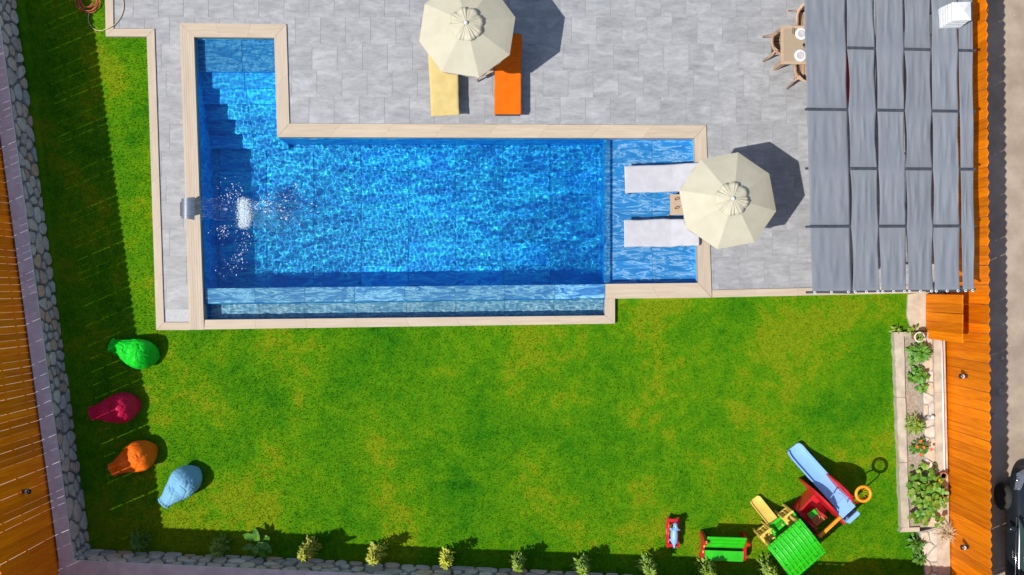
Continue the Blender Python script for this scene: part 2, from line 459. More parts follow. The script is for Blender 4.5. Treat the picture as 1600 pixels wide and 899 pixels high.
# ------------------------------------------------------------------ deck
deck = structure('pool_deck')
ZD = .10
PIECES = [[P2(168, -60), P2(1482, -60), P2(1482, 44), P2(168, 44)],
          [P2(236, 44), P2(290, 44), P2(305, 508), P2(250, 508)],
          [P2(440, 44), P2(1482, 44), P2(1482, 200), P2(446, 200)],
          [P2(1096, 200), P2(1482, 200), P2(1482, 454), P2(1104, 462)]]
mb = MB()
for p in PIECES: mb.prism(p, -.05, ZD - .008)
mb.obj('grout_bed', MT['grout'], deck)
mb = MB(); mb.prism([P2(168, -400), P2(1482, -400), P2(1482, -60.5), P2(168, -60.5)], -.05, ZD)
mb.obj('deck_slab', MT['deck'], deck)
TW, TH = .606, .641
x0, y0 = P2(128.5, 193)
g = .0028
ntile = 0
for r in range(-7, 9):
    off = (0, .31, .12, .45)[r % 4] * TW
    for c in range(0, 37):
        ax = x0 + c * TW + off; ay = y0 + r * TH
        q = [(ax + g, ay + g), (ax + TW - g, ay + g), (ax + TW - g, ay + TH - g), (ax + g, ay + TH - g)]
        mb = MB(); tot = 0
        for p in PIECES:
            k = clip(q, p)
            if k: mb.prism(k, ZD - .012, ZD); tot += area(k)
        if tot > .01:
            mb.obj('tile', MT['deck'], deck); ntile += 1
print('TILES', ntile)

def strip(a, b, c, d, n, z0, z1, m, name, parent, gap=.003, cham=0):
    """a-b one long edge, d-c the other; n pieces"""
    for i in range(n):
        t0, t1 = i / n, (i + 1) / n
        L = math.hypot(b[0] - a[0], b[1] - a[1]); e = gap / L / 2
        q = [lerp2(a, b, t0 + e), lerp2(a, b, t1 - e), lerp2(d, c, t1 - e), lerp2(d, c, t0 + e)]
        MB().prism(q, z0, z1).obj(name, m, parent)

curb = structure('deck_edging')
X_, Y_ = MT['coping_x'], MT['coping_y']
zc = .135
strip(P2(162, -120), P2(165, 57), P2(177, 45), P2(175, -120), 3, -.05, zc, Y_, 'edging_stone', curb)
strip(P2(165, 57), P2(229, 57), P2(241, 45), P2(177.3, 45), 1, -.05, zc, X_, 'edging_stone', curb)
strip(P2(229, 57.3), P2(244, 516), P2(256, 504), P2(241, 45.3), 6, -.05, zc, Y_, 'edging_stone', curb)
strip(P2(244.3, 516), P2(296, 516), P2(296, 504), P2(256.3, 504), 1, -.05, zc, X_, 'edging_stone', curb)
strip(P2(1113, 465), P2(1447, 458), P2(1447, 446), P2(1113, 453.5), 5, -.05, zc, X_, 'edging_stone', curb)

# ------------------------------------------------------------------ pool
pool = structure('swimming_pool')
ZC = .14; WATER = .03; FLOOR = -1.55
cop = dict(z0=-.12, z1=ZC)
def cs(a, b, c, d, n, m): strip(P2(*a), P2(*b), P2(*c), P2(*d), n, -.12, ZC, m, 'coping_stone', pool)
cs((281, 36), (447, 38), (428, 59), (303, 58), 3, X_)
cs((447.3, 38), (452, 193), (433, 214), (428.3, 59), 2, Y_)
cs((452, 193.3), (1103, 196), (1085, 216), (433, 214.3), 8, X_)
cs((1103.3, 196), (1112, 465), (1091, 442), (1085.3, 216), 3, Y_)
cs((1111.7, 465.3), (946, 467), (946, 444), (1091, 442.3), 2, X_)
cs((945.7, 467.3), (961, 467), (961, 505.5), (945, 493), 1, Y_)
cs((961, 505.8), (319, 515), (320, 500), (945, 493.3), 8, X_)
cs((281, 36.3), (303, 58), (318.7, 515.5), (296, 515.5), 6, Y_)

def pool_wall(a, b, z0, z1, m, th=.1):
    """wall standing along a-b (image pixels on the coping plane), body on the left side of a->b"""
    a, b = P2(*a), P2(*b); L = math.hypot(b[0] - a[0], b[1] - a[1]); n = (-(b[1] - a[1]) / L * th, (b[0] - a[0]) / L * th)
    q = [a, b, (b[0] + n[0], b[1] + n[1]), (a[0] + n[0], a[1] + n[1])]
    MB().prism(q, z0, z1).obj('pool_wall', m, pool)
PD, PSH = MT['pool_deep'], MT['pool_shallow']
zw = -.121
pool_wall((318, 501), (303, 58), FLOOR - .1, zw, PD)     # west, body to the left (west)
pool_wall((303, 59), (428, 59), FLOOR - .1, zw, PD)
pool_wall((428, 59), (433, 214), FLOOR - .1, zw, PD)
pool_wall((433, 215), (1085, 216), FLOOR - .1, zw, PD)
pool_wall((1085, 216), (1091, 441), FLOOR - .1, zw, PD)
pool_wall((1091, 442), (946, 444), FLOOR - .1, zw, PD)
pool_wall((945, 444), (945, 493), FLOOR - .1, zw, MT['pool_weir'])
pool_wall((945, 494), (318, 500.5), -.9, zw, PD)

def clip_tiles(region, z0, z1, tw, th, m, name, parent, org, stagger=0.0, gap=.004):
    xs = [p[0] for p in region]; ys = [p[1] for p in region]
    r = 0
    y = org[1]
    while y > min(ys): y -= th
    while y < max(ys):
        x = org[0] + (stagger * tw if r % 2 else 0)
        while x > min(xs): x -= tw
        while x < max(xs):
            q = clip([(x + gap, y + gap), (x + tw - gap, y + gap), (x + tw - gap, y + th - gap), (x + gap, y + th - gap)], region)
            if q: MB().prism(q, z0, z1).obj(name, m, parent)
            x += tw
        y += th; r += 1
# floor: solid bed and tiles
bed = [P2(300, 56), P2(434, 56), P2(1096, 210), P2(1096, 450), P2(310, 510)]
MB().prism([P2(296, 50), P2(1098, 50), P2(1098, 510), P2(300, 510)], FLOOR - .2, FLOOR - .03).obj('pool_bed', PD, pool)
main_r = [P2(308, 213), P2(946, 215), P2(946, 449), P2(317, 454)]
clip_tiles(main_r, FLOOR - .03, FLOOR, 1.196, .598, PD, 'pool_tile', pool, P2(319, 452), 0, .008)
# shelf for the loungers
MB().prism([P2(946, 215), P2(1087, 215), P2(1093, 443), P2(946, 446)], FLOOR, -.312).obj('shelf_base', PD, pool)
clip_tiles([P2(946, 215), P2(1087, 215), P2(1093, 443), P2(946, 446)], -.312, -.28, 1.196, .598, PSH, 'shelf_tile', pool, P2(945.2, 445), 0)
# steps in the north arm
ys = [58, 108, 132, 155, 178, 200, 222]
zs = [-.22, -.44, -.66, -.88, -1.10, -1.32]
for i, z in enumerate(zs):
    xl0 = 303 + (ys[i] - 58) * .034; xl1 = 303 + (ys[i + 1] - 58) * .034
    xr0 = 429 + (ys[i] - 58) * .03; xr1 = 429 + (ys[i + 1] - 58) * .03
    if ys[i] > 210: xr0 = xr1 = 433
    q = [P2(xl0 - 1, ys[i]), P2(xr0 + 1, ys[i]), P2(xr1 + 1, ys[i + 1]), P2(xl1 - 1, ys[i + 1])]
    MB().prism(q, FLOOR - .001, z - .03).obj('step_riser', PD, pool)
    q2 = [P2(xl0 - 1, ys[i]), P2(xr0 + 1, ys[i]), P2(xr1 + 1, ys[i + 1] + .7), P2(xl1 - 1, ys[i + 1] + .7)]
    mid = .55
    a, b, c, d = q2
    MB().prism([a, lerp2(a, b, mid - .003), lerp2(d, c, mid - .003), d], z - .03, z).obj('step_tread', PSH if i == 0 else PD, pool)
    MB().prism([lerp2(a, b, mid + .003), b, c, lerp2(d, c, mid + .003)], z - .03, z).obj('step_tread', PSH if i == 0 else PD, pool)
# weir between the pool and the overflow basin
MB().prism([P2(317, 451), P2(946, 444.5), P2(946, 465.5), P2(318, 474)], FLOOR - .1, -.03).obj('weir_wall', PD, pool)
strip(P2(317, 451), P2(946, 444.5), P2(946, 466), P2(318, 474.5), 8, -.029, .0, MT['pool_weir'], 'weir_tile', pool, .008)
MB().prism([P2(316, 474), P2(946, 465.5), P2(946, 495), P2(316, 502)], -.75, -.46).obj('basin_bed', PD, pool)
strip(P2(318, 474.6), P2(945, 466), P2(945, 494), P2(318, 501), 8, -.459, -.43, MT['pool_basin'], 'basin_tile', pool, .008)
# inlets on the north wall
for x in (490, 612, 737, 862):
    p = W(x, 216.3, -.14); m_ = MB().box((p.x, p.y - .015, -.15), (.2, .03, .05)); m_.obj('pool_inlet', MT['white'], pool)

# ------------------------------------------------------------------ water
def inside(X, Y, poly, grow=0.0):
    c = ccw(poly); m = np.ones_like(X, bool)
    for i in range(len(c)):
        a, b = c[i], c[(i + 1) % len(c)]; L = math.hypot(b[0] - a[0], b[1] - a[1])
        m &= ((b[0] - a[0]) * (Y - a[1]) - (b[1] - a[1]) * (X - a[0])) / L > -grow
    return m
def grid_water(name, regions, d, zfun, m, zoff):
    xs = [p[0] for r in regions for p in r]; ysv = [p[1] for r in regions for p in r]
    x = np.arange(min(xs) - .1, max(xs) + .1, d); y = np.arange(min(ysv) - .1, max(ysv) + .1, d)
    X, Y = np.meshgrid(x, y); Z = zfun(X, Y)
    cx, cy = X[:-1, :-1] + d / 2, Y[:-1, :-1] + d / 2
    mask = np.zeros_like(cx, bool)
    for r in regions: mask |= inside(cx, cy, r, .03)
    idx = np.arange(X.size).reshape(X.shape)
    F = np.stack([idx[:-1, :-1][mask], idx[:-1, 1:][mask], idx[1:, 1:][mask], idx[1:, :-1][mask]], -1)
    used = np.unique(F); rem = np.zeros(X.size, np.int64); rem[used] = np.arange(len(used)); F = rem[F]
    V = np.stack([X.ravel(), Y.ravel(), Z.ravel()], -1)[used]
    me = bpy.data.meshes.new(name)
    me.vertices.add(len(V)); me.vertices.foreach_set('co', V.astype(np.float32).ravel())
    me.loops.add(F.size); me.loops.foreach_set('vertex_index', F.ravel().astype(np.int32))
    me.polygons.add(len(F)); me.polygons.foreach_set('loop_start', np.arange(0, F.size, 4, dtype=np.int32)); me.polygons.foreach_set('loop_total', np.full(len(F), 4, dtype=np.int32))
    me.update(); me.validate(); me.polygons.foreach_set('use_smooth', [True] * len(me.polygons)); me.materials.append(m)
    o = link(name, me); o['kind'] = 'structure'; o.cycles.is_caustics_caster = True
    return o
rng = np.random.default_rng(3)
SPL = P2(382, 335, WATER)
def ripples(X, Y, n, l0, l1, amp, seed):
    r = np.random.default_rng(seed); Z = np.zeros_like(X)
    for i in range(n):
        lam = math.exp(r.uniform(math.log(l0), math.log(l1))); k = 2 * PI / lam; th = r.uniform(0, 2 * PI); ph = r.uniform(0, 2 * PI)
        A = amp * (lam / .2) ** 1.3
        env = .7 + .5 * np.sin(.7 * X * math.cos(i) + .8 * Y * math.sin(i * 1.7) + i)
        Z += A * env * np.sin(k * (X * math.cos(th) + Y * math.sin(th)) + ph + .9 * np.sin(.8 * X + 1.1 * Y + i) + .5 * np.sin(2.1 * X - 1.6 * Y + 2 * i))
    return Z
WEIR_N = [P2(317, 474.5), P2(946, 466)]
def z_pool(X, Y):
    Z = ripples(X, Y, 80, .062, .20, .00036, 5)
    # livelier water round the spout's splash
    D = np.hypot(X - SPL[0] - .35, (Y - SPL[1]) * 1.0)
    near = np.exp(-(D / 1.7) ** 2)
    Z = Z * (1 - .45 * np.exp(-(D / 2.2) ** 2))
    Z += near * .0009 * np.sin(2 * PI * D / .30 + 2.2 * np.sin(3 * X) + 2.1 * np.sin(2.6 * Y + X))
    Z += near * ripples(X, Y, 30, .12, .42, .0004, 9)
    Z += WATER
    # calm thin film over the weir, then the lip falls into the basin
    (ax, ay), (bx, by) = WEIR_N
    dl = ((bx - ax) * (Y - ay) - (by - ay) * (X - ax)) / math.hypot(bx - ax, by - ay)
    inr = X < P2(946, 460)[0] + .02
    Z = np.where(inr & (dl < .36), WATER + (Z - WATER) * .8, Z)
    Z = np.where(inr & (dl < 0), WATER + dl * 4.5, Z)
    return Z
REG = [[P2(303, 58), P2(428, 59), P2(433, 215), P2(308, 215)],
       [P2(308, 213), P2(1085, 216), P2(1091, 442), P2(946, 444), P2(946, 450), P2(317, 454)],
       [P2(317, 450), P2(945.5, 443), P2(945.5, 466.5), P2(318, 475)]]
pw = grid_water('pool_water', REG, .0225, z_pool, MT['water'], WATER)
bw = grid_water('basin_water', [[P2(318, 474), P2(945, 466), P2(945, 493.5), P2(318, 500.5)]], .02,
                lambda X, Y: -.17 + ripples(X, Y, 40, .08, .24, .0006, 21), MT['water_clear'], 0)

# ------------------------------------------------------------------ waterfall spout, its sheet, foam and drops
sp = thing('waterfall_spout', 'curved stainless steel waterfall spout on the left pool edge', 'spout', W(303, 329, ZD))
wy = .26
prof = [(-.16, 0), (-.165, .25), (-.15, .45), (-.11, .60), (-.03, .665), (.06, .67), (.14, .64), (.20, .59)]
def ribbon(prof, w0, w1, th):
    m_ = MB(); n = len(prof); V = []
    for i, (x, z) in enumerate(prof):
        w = w0 + (w1 - w0) * i / (n - 1)
        V += [(x, -w, z), (x, w, z), (x - th * .3, w, z - th), (x - th * .3, -w, z - th)]
    F = [(0, 1, 2, 3), tuple(4 * (n - 1) + k for k in (3, 2, 1, 0))]
    for i in range(n - 1):
        for k in range(4): a = 4 * i + k; b = 4 * i + (k + 1) % 4; F.append((a, a + 4, b + 4, b))
    return m_.add(V, F)
smooth_angle(ribbon(prof, .20, .27, .02).obj('blade', MT['steel'], sp), 50)
mb = MB().box((-.165, 0, .22), (.05, .34, .44)); mb.obj('back_plate', MT['dark'], sp)
MB().box((-.16, 0, .01), (.16, .44, .02)).obj('base_plate', MT['steel'], sp)
mb = MB()
for k in range(6): mb.box((-.193, -.14 + k * .056, .3), (.012, .03, .2))
mb.obj('vent_slot', MT['dark'], sp)
o0 = W(304, 329, ZD)
m_ = MB(); V = []; F = []; NU, NV = 22, 14
for i in range(NU):
    t = i / (NU - 1); x = .18 + .83 * t; z = .60 - .02 * t - .66 * t * t
    for j in range(NV):
        s = j / (NV - 1) * 2 - 1; V.append((o0.x + x + .01 * noise.noise((s * 5, t * 3, 1)), o0.y + s * (.255 - .01 * t), o0.z + z + .01 * math.sin(s * 17 + t * 3)))
for i in range(NU - 1):
    for j in range(NV - 1): a = i * NV + j; F.append((a, a + 1, a + NV + 1, a + NV))
for sgn in (-1, 1):
    m_.tube([(o0.x + .18 + .83 * t, o0.y + sgn * (.255 - .01 * t), o0.z + .60 - .02 * t - .66 * t * t) for t in [q / 10 for q in range(11)]], .006, 5)
    V = V
base_n = len(m_.v)
o = m_.add(V, F).obj('falling_water', MT['film'], None, True); tag(o, 'clear sheet of water falling from the steel spout into the pool', 'water sheet')
rf = random.Random(4)
mb = MB()
fx, fy = P2(380, 335, WATER)
for i in range(2200):
    a = rf.gauss(0, .085) + (abs(rf.gauss(0, .14)) if rf.random() < .4 else 0); b = rf.uniform(-.33, .35) + rf.gauss(0, .03)
    q = abs(a) * 3 + abs(b) * .6; r = rf.uniform(.003, .015) * max(.25, 1.2 - q)
    mb.ball((fx + a, fy + b + .02, WATER + rf.uniform(-.004, .03) * max(.2, 1 - q)), r, 6, 4, (1.3, 1.3, .6))
o = mb.obj('splash_foam', MT['foam'], None, True); o['kind'] = 'stuff'; o['label'] = 'white foam where the falling water hits the pool'
mb = MB()
for i in range(5200):
    a_ = rf.gauss(.0, .55); r_ = abs(rf.gauss(0, .95)) + .05; x = fx + .02 + r_ * math.cos(a_) * 1.25; y = fy + r_ * math.sin(a_) * .9
    if x < fx - .1 or y < P2(0, 436)[1] or y > P2(0, 245)[1]: continue
    mb.ball((x, y, -.04 - rf.random() * .5), rf.uniform(.004, .0095), 5, 3)
ob = mb.obj('air_bubbles', MT['foam'], None, True); ob['kind'] = 'stuff'; ob['label'] = 'fine air bubbles carried under the surface by the splash'; ob.cycles.is_caustics_receiver = True
mb = MB()
for i in range(560):
    t = rf.random()
    if t < .28:      # spray fanning to the lower left of the foam
        u = rf.random() ** .8; x, y = 384 - 38 * u * u + 10 * u + rf.gauss(0, 6 + 5 * u), 350 + u * 76 + rf.gauss(0, 6)
        if rf.random() < .4: x, y = 352 + rf.gauss(0, 9), 352 + abs(rf.gauss(0, 12))
    elif t < .50:    # arcs behind the sheet
        a_ = rf.uniform(1.9, 3.0); r_ = rf.gauss(44, 15); x, y = 392 + r_ * math.cos(a_), 335 - r_ * math.sin(a_) * .95
    else:            # long streaks to the right
        a_ = rf.choice((.55, .35, .15, -.1, -.3, -.5)) + rf.gauss(0, .16); r_ = rf.uniform(14, 120) * rf.random() ** .35
        x, y = 388 + r_ * math.cos(a_), 322 - r_ * math.sin(a_) * .6
    if x < 325 or y > 440 or x > 500: continue
    p = W(x, y, .1); r = rf.choice((.003, .004, .005, .006, .008, .011)); dx, dy = p.x - fx, p.y - fy; dd = math.hypot(dx, dy) + .01
    z = WATER + .01 + rf.random() * .12; q = r * rf.uniform(.8, 2.6); ux_, uy_ = dx / dd * q, dy / dd * q
    mb.tube([(p.x - ux_, p.y - uy_, z), (p.x, p.y, z + .01), (p.x + ux_, p.y + uy_, z)], [r * .5, r, r * .5], 5)
o = mb.obj('water_drops', MT['spray'], None, True); o['kind'] = 'stuff'; o['label'] = 'white water drops thrown up round the splash'

# ------------------------------------------------------------------ umbrellas
def make_umbrella(px, py, rot, label):
    HR = 2.08
    c = W(px, py, HR); t = thing('beach_umbrella', label, 'umbrella', (c.x, c.y, ZC), R(rot), 'beige octagonal umbrellas on the deck')
    RR = 1.10; h = HR - ZC; AP = .60
    N = 8; rv = .34
    for k in range(N):
        a0, a1 = 2 * PI * k / N, 2 * PI * (k + 1) / N; m_ = MB(); V = []; F = []; nu, nv = 8, 7
        for i in range(nu):
            r = rv * .55 + (RR - rv * .55) * i / (nu - 1)
            for j in range(nv):
                s = j / (nv - 1); p0 = Vector((math.cos(a0), math.sin(a0), 0)) * r; p1 = Vector((math.cos(a1), math.sin(a1), 0)) * r
                p = p0.lerp(p1, s); zz = h + AP * (1 - r / RR) ** .92; sag = .018 * math.sin(PI * s) * math.sin(PI * min(1, r / RR * .9))
                wr = .006 * noise.noise((p.x * 6, p.y * 6, 3.1))
                V.append((p.x, p.y, zz - sag * .25 + wr * .25))
        for j in range(nv):   # valance, scalloped
            s = j / (nv - 1); p0 = Vector((math.cos(a0), math.sin(a0), 0)) * (RR - .015); p1 = Vector((math.cos(a1), math.sin(a1), 0)) * (RR - .015)
            p = p0.lerp(p1, s) * (1.0 + .02 * math.sin(s * PI * 4 + k)); V.append((p.x, p.y, h - .10 - .035 * abs(math.sin(s * PI * 2))))
        for i in range(nu):
            for j in range(nv - 1): a = i * nv + j; F.append((a, a + nv, a + nv + 1, a + 1))
        o = m_.add(V, F).obj('canopy_panel', MT['canvas'], t, False)
        sd = o.modifiers.new('t', 'SOLIDIFY'); sd.thickness = .004
    # vent cap, pleated
    m_ = MB(); V = []; F = []; n = 144; rings = 6
    for i in range(rings):
        f = i / (rings - 1)
        for k in range(n):
            a = 2 * PI * k / n; pl = math.sin(a * 24 + .6 * math.sin(a * 3)) * (.6 + .5 * math.sin(a * 5 + 1))
            lobe = .035 * (abs(math.cos(a * 4)) ** .5) - .02
            r = .02 + (rv + lobe) * f; z = h + AP * .775 + .085 * (1 - f) + .014 * pl * math.sin(PI * min(1, f * 1.05) * .8) ** .7 - (.03 * abs(math.sin(a * 4)) ** 2 if f > .7 else 0)
            V.append((r * math.cos(a), r * math.sin(a), z))
    for i in range(rings - 1):
        for k in range(n): F.append((i * n + k, i * n + (k + 1) % n, (i + 1) * n + (k + 1) % n, (i + 1) * n + k))
    o = m_.add(V, F).obj('vent_cap', MT['canvas'], t, True); sd = o.modifiers.new('t', 'SOLIDIFY'); sd.thickness = .004
    MB().lathe([(.0, .0), (.042, 0), (.046, .03), (.03, .06), (.004, .08)], 14, (0, 0, h + AP * .775 + .085)).obj('finial', MT['white'], t, True)
    MB().lathe([(.022, 0), (.022, h + AP * .8)], 12).obj('pole', MT['white'], t, True)
    MB().lathe([(.24, 0), (.24, .05), (.06, .08), (.04, .3)], 20).obj('base', MT['dark'], t)
    for k in range(N):
        a = 2 * PI * k / N; MB().bar((0, 0, h + AP * .78), (RR * .985 * math.cos(a), RR * .985 * math.sin(a), h - .03), .014, .01).obj('rib', MT['white'], t)
    return t
make_umbrella(730, 46, -76 + 90, 'beige octagonal umbrella over the yellow and orange loungers')
make_umbrella(1137, 314, -12, 'beige octagonal umbrella over the white loungers at the shallow end')

# ------------------------------------------------------------------ loungers and towels
def lounger_z(t, H, rise):  # t 0 foot .. 1 head
    return H if t < .62 else H + rise * (t - .62) / .38
def make_lounger(foot, head, zb, H, rise, w, label, mat):
    f = Vector(foot); h = Vector(head); d = h - f; L = d.length; rz = math.atan2(d.y, d.x)
    t = thing('sun_lounger', label, 'sun lounger', (f.x, f.y, zb), rz, 'sun loungers by the pool')
    for s in (-1, 1):
        MB().tube([(.0, s * w / 2, H - .03), (.62 * L, s * w / 2, H - .03), (L, s * w / 2, H - .03)], .02, 8).obj('side_rail', mat, t, True)
        for x in (.08, L - .3): MB().bar((x, s * (w / 2 - .01), H - .04), (x + .03, s * (w / 2 + .005), 0), .04).obj('leg', mat, t)
    for x in (0, .6 * L, L): MB().bar((x, -w / 2 - .02, H - .03), (x, w / 2 + .02, H - .03), .035).obj('cross_bar', mat, t)
    n = 14
    for i in range(n):
        u = (i + .5) / n; z = lounger_z(u, H, rise); MB().box((u * L, 0, z - .01), (L / n * .8, w - .05, .012)).obj('slat', mat, t)
    MB().bar((L * .86, -w / 2 + .06, lounger_z(.86, H, rise)), (L * .72, -w / 2 + .06, H - .04), .02).obj('back_support', mat, t)
    return t, rz, L
def make_towel(foot, rz, zb, L, H, rise, w, mat, label, over=.05, side=.10, seed=0, t0=-.015, t1=1.02):
    nu, nv = 60, 22; V = []; F = []
    for i in range(nu):
        t = t0 + (t1 - t0) * i / (nu - 1)
        for j in range(nv):
            s = j / (nv - 1) * 2 - 1; half = w / 2 + over; y = s * (half + side); z = lounger_z(max(0, t), H, rise) + .012
            wob = .018 * noise.noise((t * 3, seed, s))
            if abs(y) > half: dz = (abs(y) - half); z -= dz; y = math.copysign(half + .012 * noise.noise((t * 9, seed + s, 4)) + .01, y)
            y += wob
            z += .006 * noise.noise((t * 10, y * 7, seed)) + .010 * max(0, noise.noise((t * 4 + y * 3, y * 2.5, seed + 9.0)))
            V.append((t * L, y, z))
    for i in range(nu - 1):
        for j in range(nv - 1): a = i * nv + j; F.append((a, a + nv, a + nv + 1, a + 1))
    o = MB().add(V, F).obj('towel', mat, None, True); o.location = (foot[0], foot[1], zb); o.rotation_euler = (0, 0, rz)
    sd = o.modifiers.new('t', 'SOLIDIFY'); sd.thickness = .008
    tag(o, label, 'towel'); return o
fb = MT['frame_brown']
# yellow
fo, he = W(696, 179, .47), W(690, 50, .62)
t, rz, L = make_lounger(fo, he, ZD, .37, .22, .56, 'sun lounger under the yellow towel', fb)
make_towel((fo.x, fo.y), rz, ZD, L, .37, .22, .56, MT['towel_yellow'], 'pale yellow towel spread over the left lounger under the umbrella', seed=1)
fo, he = W(793.5, 180, .47), W(794, 53, .62)
t, rz, L = make_lounger(fo, he, ZD, .37, .22, .56, 'sun lounger under the orange towel', fb)
make_towel((fo.x, fo.y), rz, ZD, L, .37, .22, .56, MT['towel_orange'], 'bright orange towel spread over the right lounger under the umbrella', seed=2, over=.03, side=.03, t0=.01, t1=.985)
fo, he = W(978, 281, .12), W(1098, 276, .25)
t, rz, L = make_lounger(fo, he, -.28, .40, .16, .60, 'sun lounger in the shallow water under the upper white towel', fb)
make_towel((fo.x, fo.y), rz, -.28, L, .40, .16, .60, MT['towel_white'], 'upper of two white towels on the loungers in the water', seed=3, over=.02, side=.05)
fo, he = W(977, 365, .12), W(1094, 363, .25)
t, rz, L = make_lounger(fo, he, -.28, .40, .16, .60, 'sun lounger in the shallow water under the lower white towel', fb)
make_towel((fo.x, fo.y), rz, -.28, L, .40, .16, .60, MT['towel_white'], 'lower of two white towels, on the lounger nearest the lawn', seed=4, over=.02, side=.05, t1=.98)

def small_table(c, zb, sx, sy, h, rz, label):
    t = thing('side_table', label, 'side table', (c.x, c.y, zb), rz)
    MB().box((0, 0, h - .015), (sx, sy, .03)).obj('table_top', MT['tabletop'], t)
    for a in (-1, 1):
        for b in (-1, 1): MB().bar((a * (sx / 2 - .04), b * (sy / 2 - .04), h - .03), (a * (sx / 2 - .02), b * (sy / 2 - .02), 0), .035).obj('leg', MT['wicker'], t)
    return t
c = W(1065, 320, .2); small_table(c, -.28, .55, .50, .48, 0, 'small beige table standing in the water between the white loungers')
for k, (x, y) in enumerate(((1057, 311), (1057, 325))):
    p = W(x, y, .3); g = thing('drinking_glass', ('upper' if k == 0 else 'lower') + ' dark drinking glass on the table in the water', 'glass', (p.x, p.y, .2))
    MB().lathe([(.028, 0), (.034, .10), (.030, .10), (.026, .02)], 12).obj('cup', MT['dark'], g, True)
    MB().lathe([(.0, .085), (.03, .086)], 12).obj('drink', MT['brownp'], g)
    MB().bar((.0, 0, .03), (.05, .02, .17), .008).obj('straw', MT['white'], g)
c = W(752, 104, .55); small_table(c, ZD, .45, .45, .42, R(25), 'small wooden side table between the two sunny loungers')

# ------------------------------------------------------------------ bean bags
def bean_bag(px, py, ang, mat, label, L=1.12, seed=0, wid=.365):
    c = W(px, py, .25); t = thing('bean_bag', label, 'bean bag', (c.x, c.y, 0), R(ang), 'pear-shaped bean bags on the lawn')
    n, m = 110, 96; V = []; F = []
    for i in range(n + 1):
        u = i / n   # 0 seat end .. 1 neck
        if u < .30: r = wid * math.sqrt(max(0, 1 - ((.30 - u) / .30) ** 2))
        else:
            k = (u - .30) / .70; r = wid * (1 - .60 * (3 * k * k - 2 * k ** 3))
            if u > .93: r *= 1 + .10 * math.sin((u - .93) / .07 * PI)
        if u > .99: r *= .90
        x = -.42 + L * u
        lift = .13 * math.sin(min(1, u / .75) * PI * .5) + .10 * max(0, (u - .35) / .65)
        for k in range(m):
            a = 2 * PI * k / m; ca, sa = math.cos(a), math.sin(a)
            n1 = noise.noise((u * 2.6 + seed, ca * 1.6, sa * 1.6 + seed))
            q = noise.noise((u * 5 + seed + n1, ca * 2.2 + n1, sa * 2.2)); ridge = (1 - min(1, abs(q) * 5)) ** 2
            q2 = noise.noise((u * 9 - seed, ca * 4.5 + n1 * 2, sa * 4.5)); ridge2 = (1 - min(1, abs(q2) * 4)) ** 2
            big = noise.noise((u * 1.7 + seed * 3, ca, sa))
            fold = n1 * .07 + big * .05 - ridge * .05 - ridge2 * .04
            pl = .05 * math.sin(a * 13 + seed) * max(0, (u - .55) / .45)
            rr = r * (1 + fold + pl)
            z = max(0, r * .82 + lift + sa * rr * .9)
            if sa > 0: z -= (.15 * math.exp(-((u - .52) / .12) ** 2) * sa * r / wid) + .02 * ridge * sa
            V.append((x, ca * rr, max(0, z)))
    for i in range(n):
        for k in range(m): F.append((i * m + k, i * m + (k + 1) % m, (i + 1) * m + (k + 1) % m, (i + 1) * m + k))
    F += [tuple(range(m - 1, -1, -1)), tuple(range(n * m, (n + 1) * m))]
    MB().add(V, F).obj('bag', mat, t, True)
    ls = [v for v in V[(n - 2) * m:(n - 1) * m]]; cz = sum(v[2] for v in ls) / m; cx = ls[0][0]
    pts = [(cx - .01, .095 * math.cos(q * PI / 8), cz + .085 * math.sin(q * PI / 8)) for q in range(16)]
    MB().tube(pts, .009, 6, closed=True).obj('neck_seam', mat, t, True)
    return t
bean_bag(218, 552, 163, MT['bag_green'], 'bright green bean bag nearest the pool corner', seed=1.3)
bean_bag(188, 637, 191, MT['bag_magenta'], 'magenta pink bean bag in the fence shade', seed=5.1)
bean_bag(216, 713, 208, MT['bag_orange'], 'orange bean bag between the pink and pale blue ones', seed=9.7)
bean_bag(288, 754, 226, MT['bag_blue'], 'pale blue bean bag lowest of the four', seed=14.2)

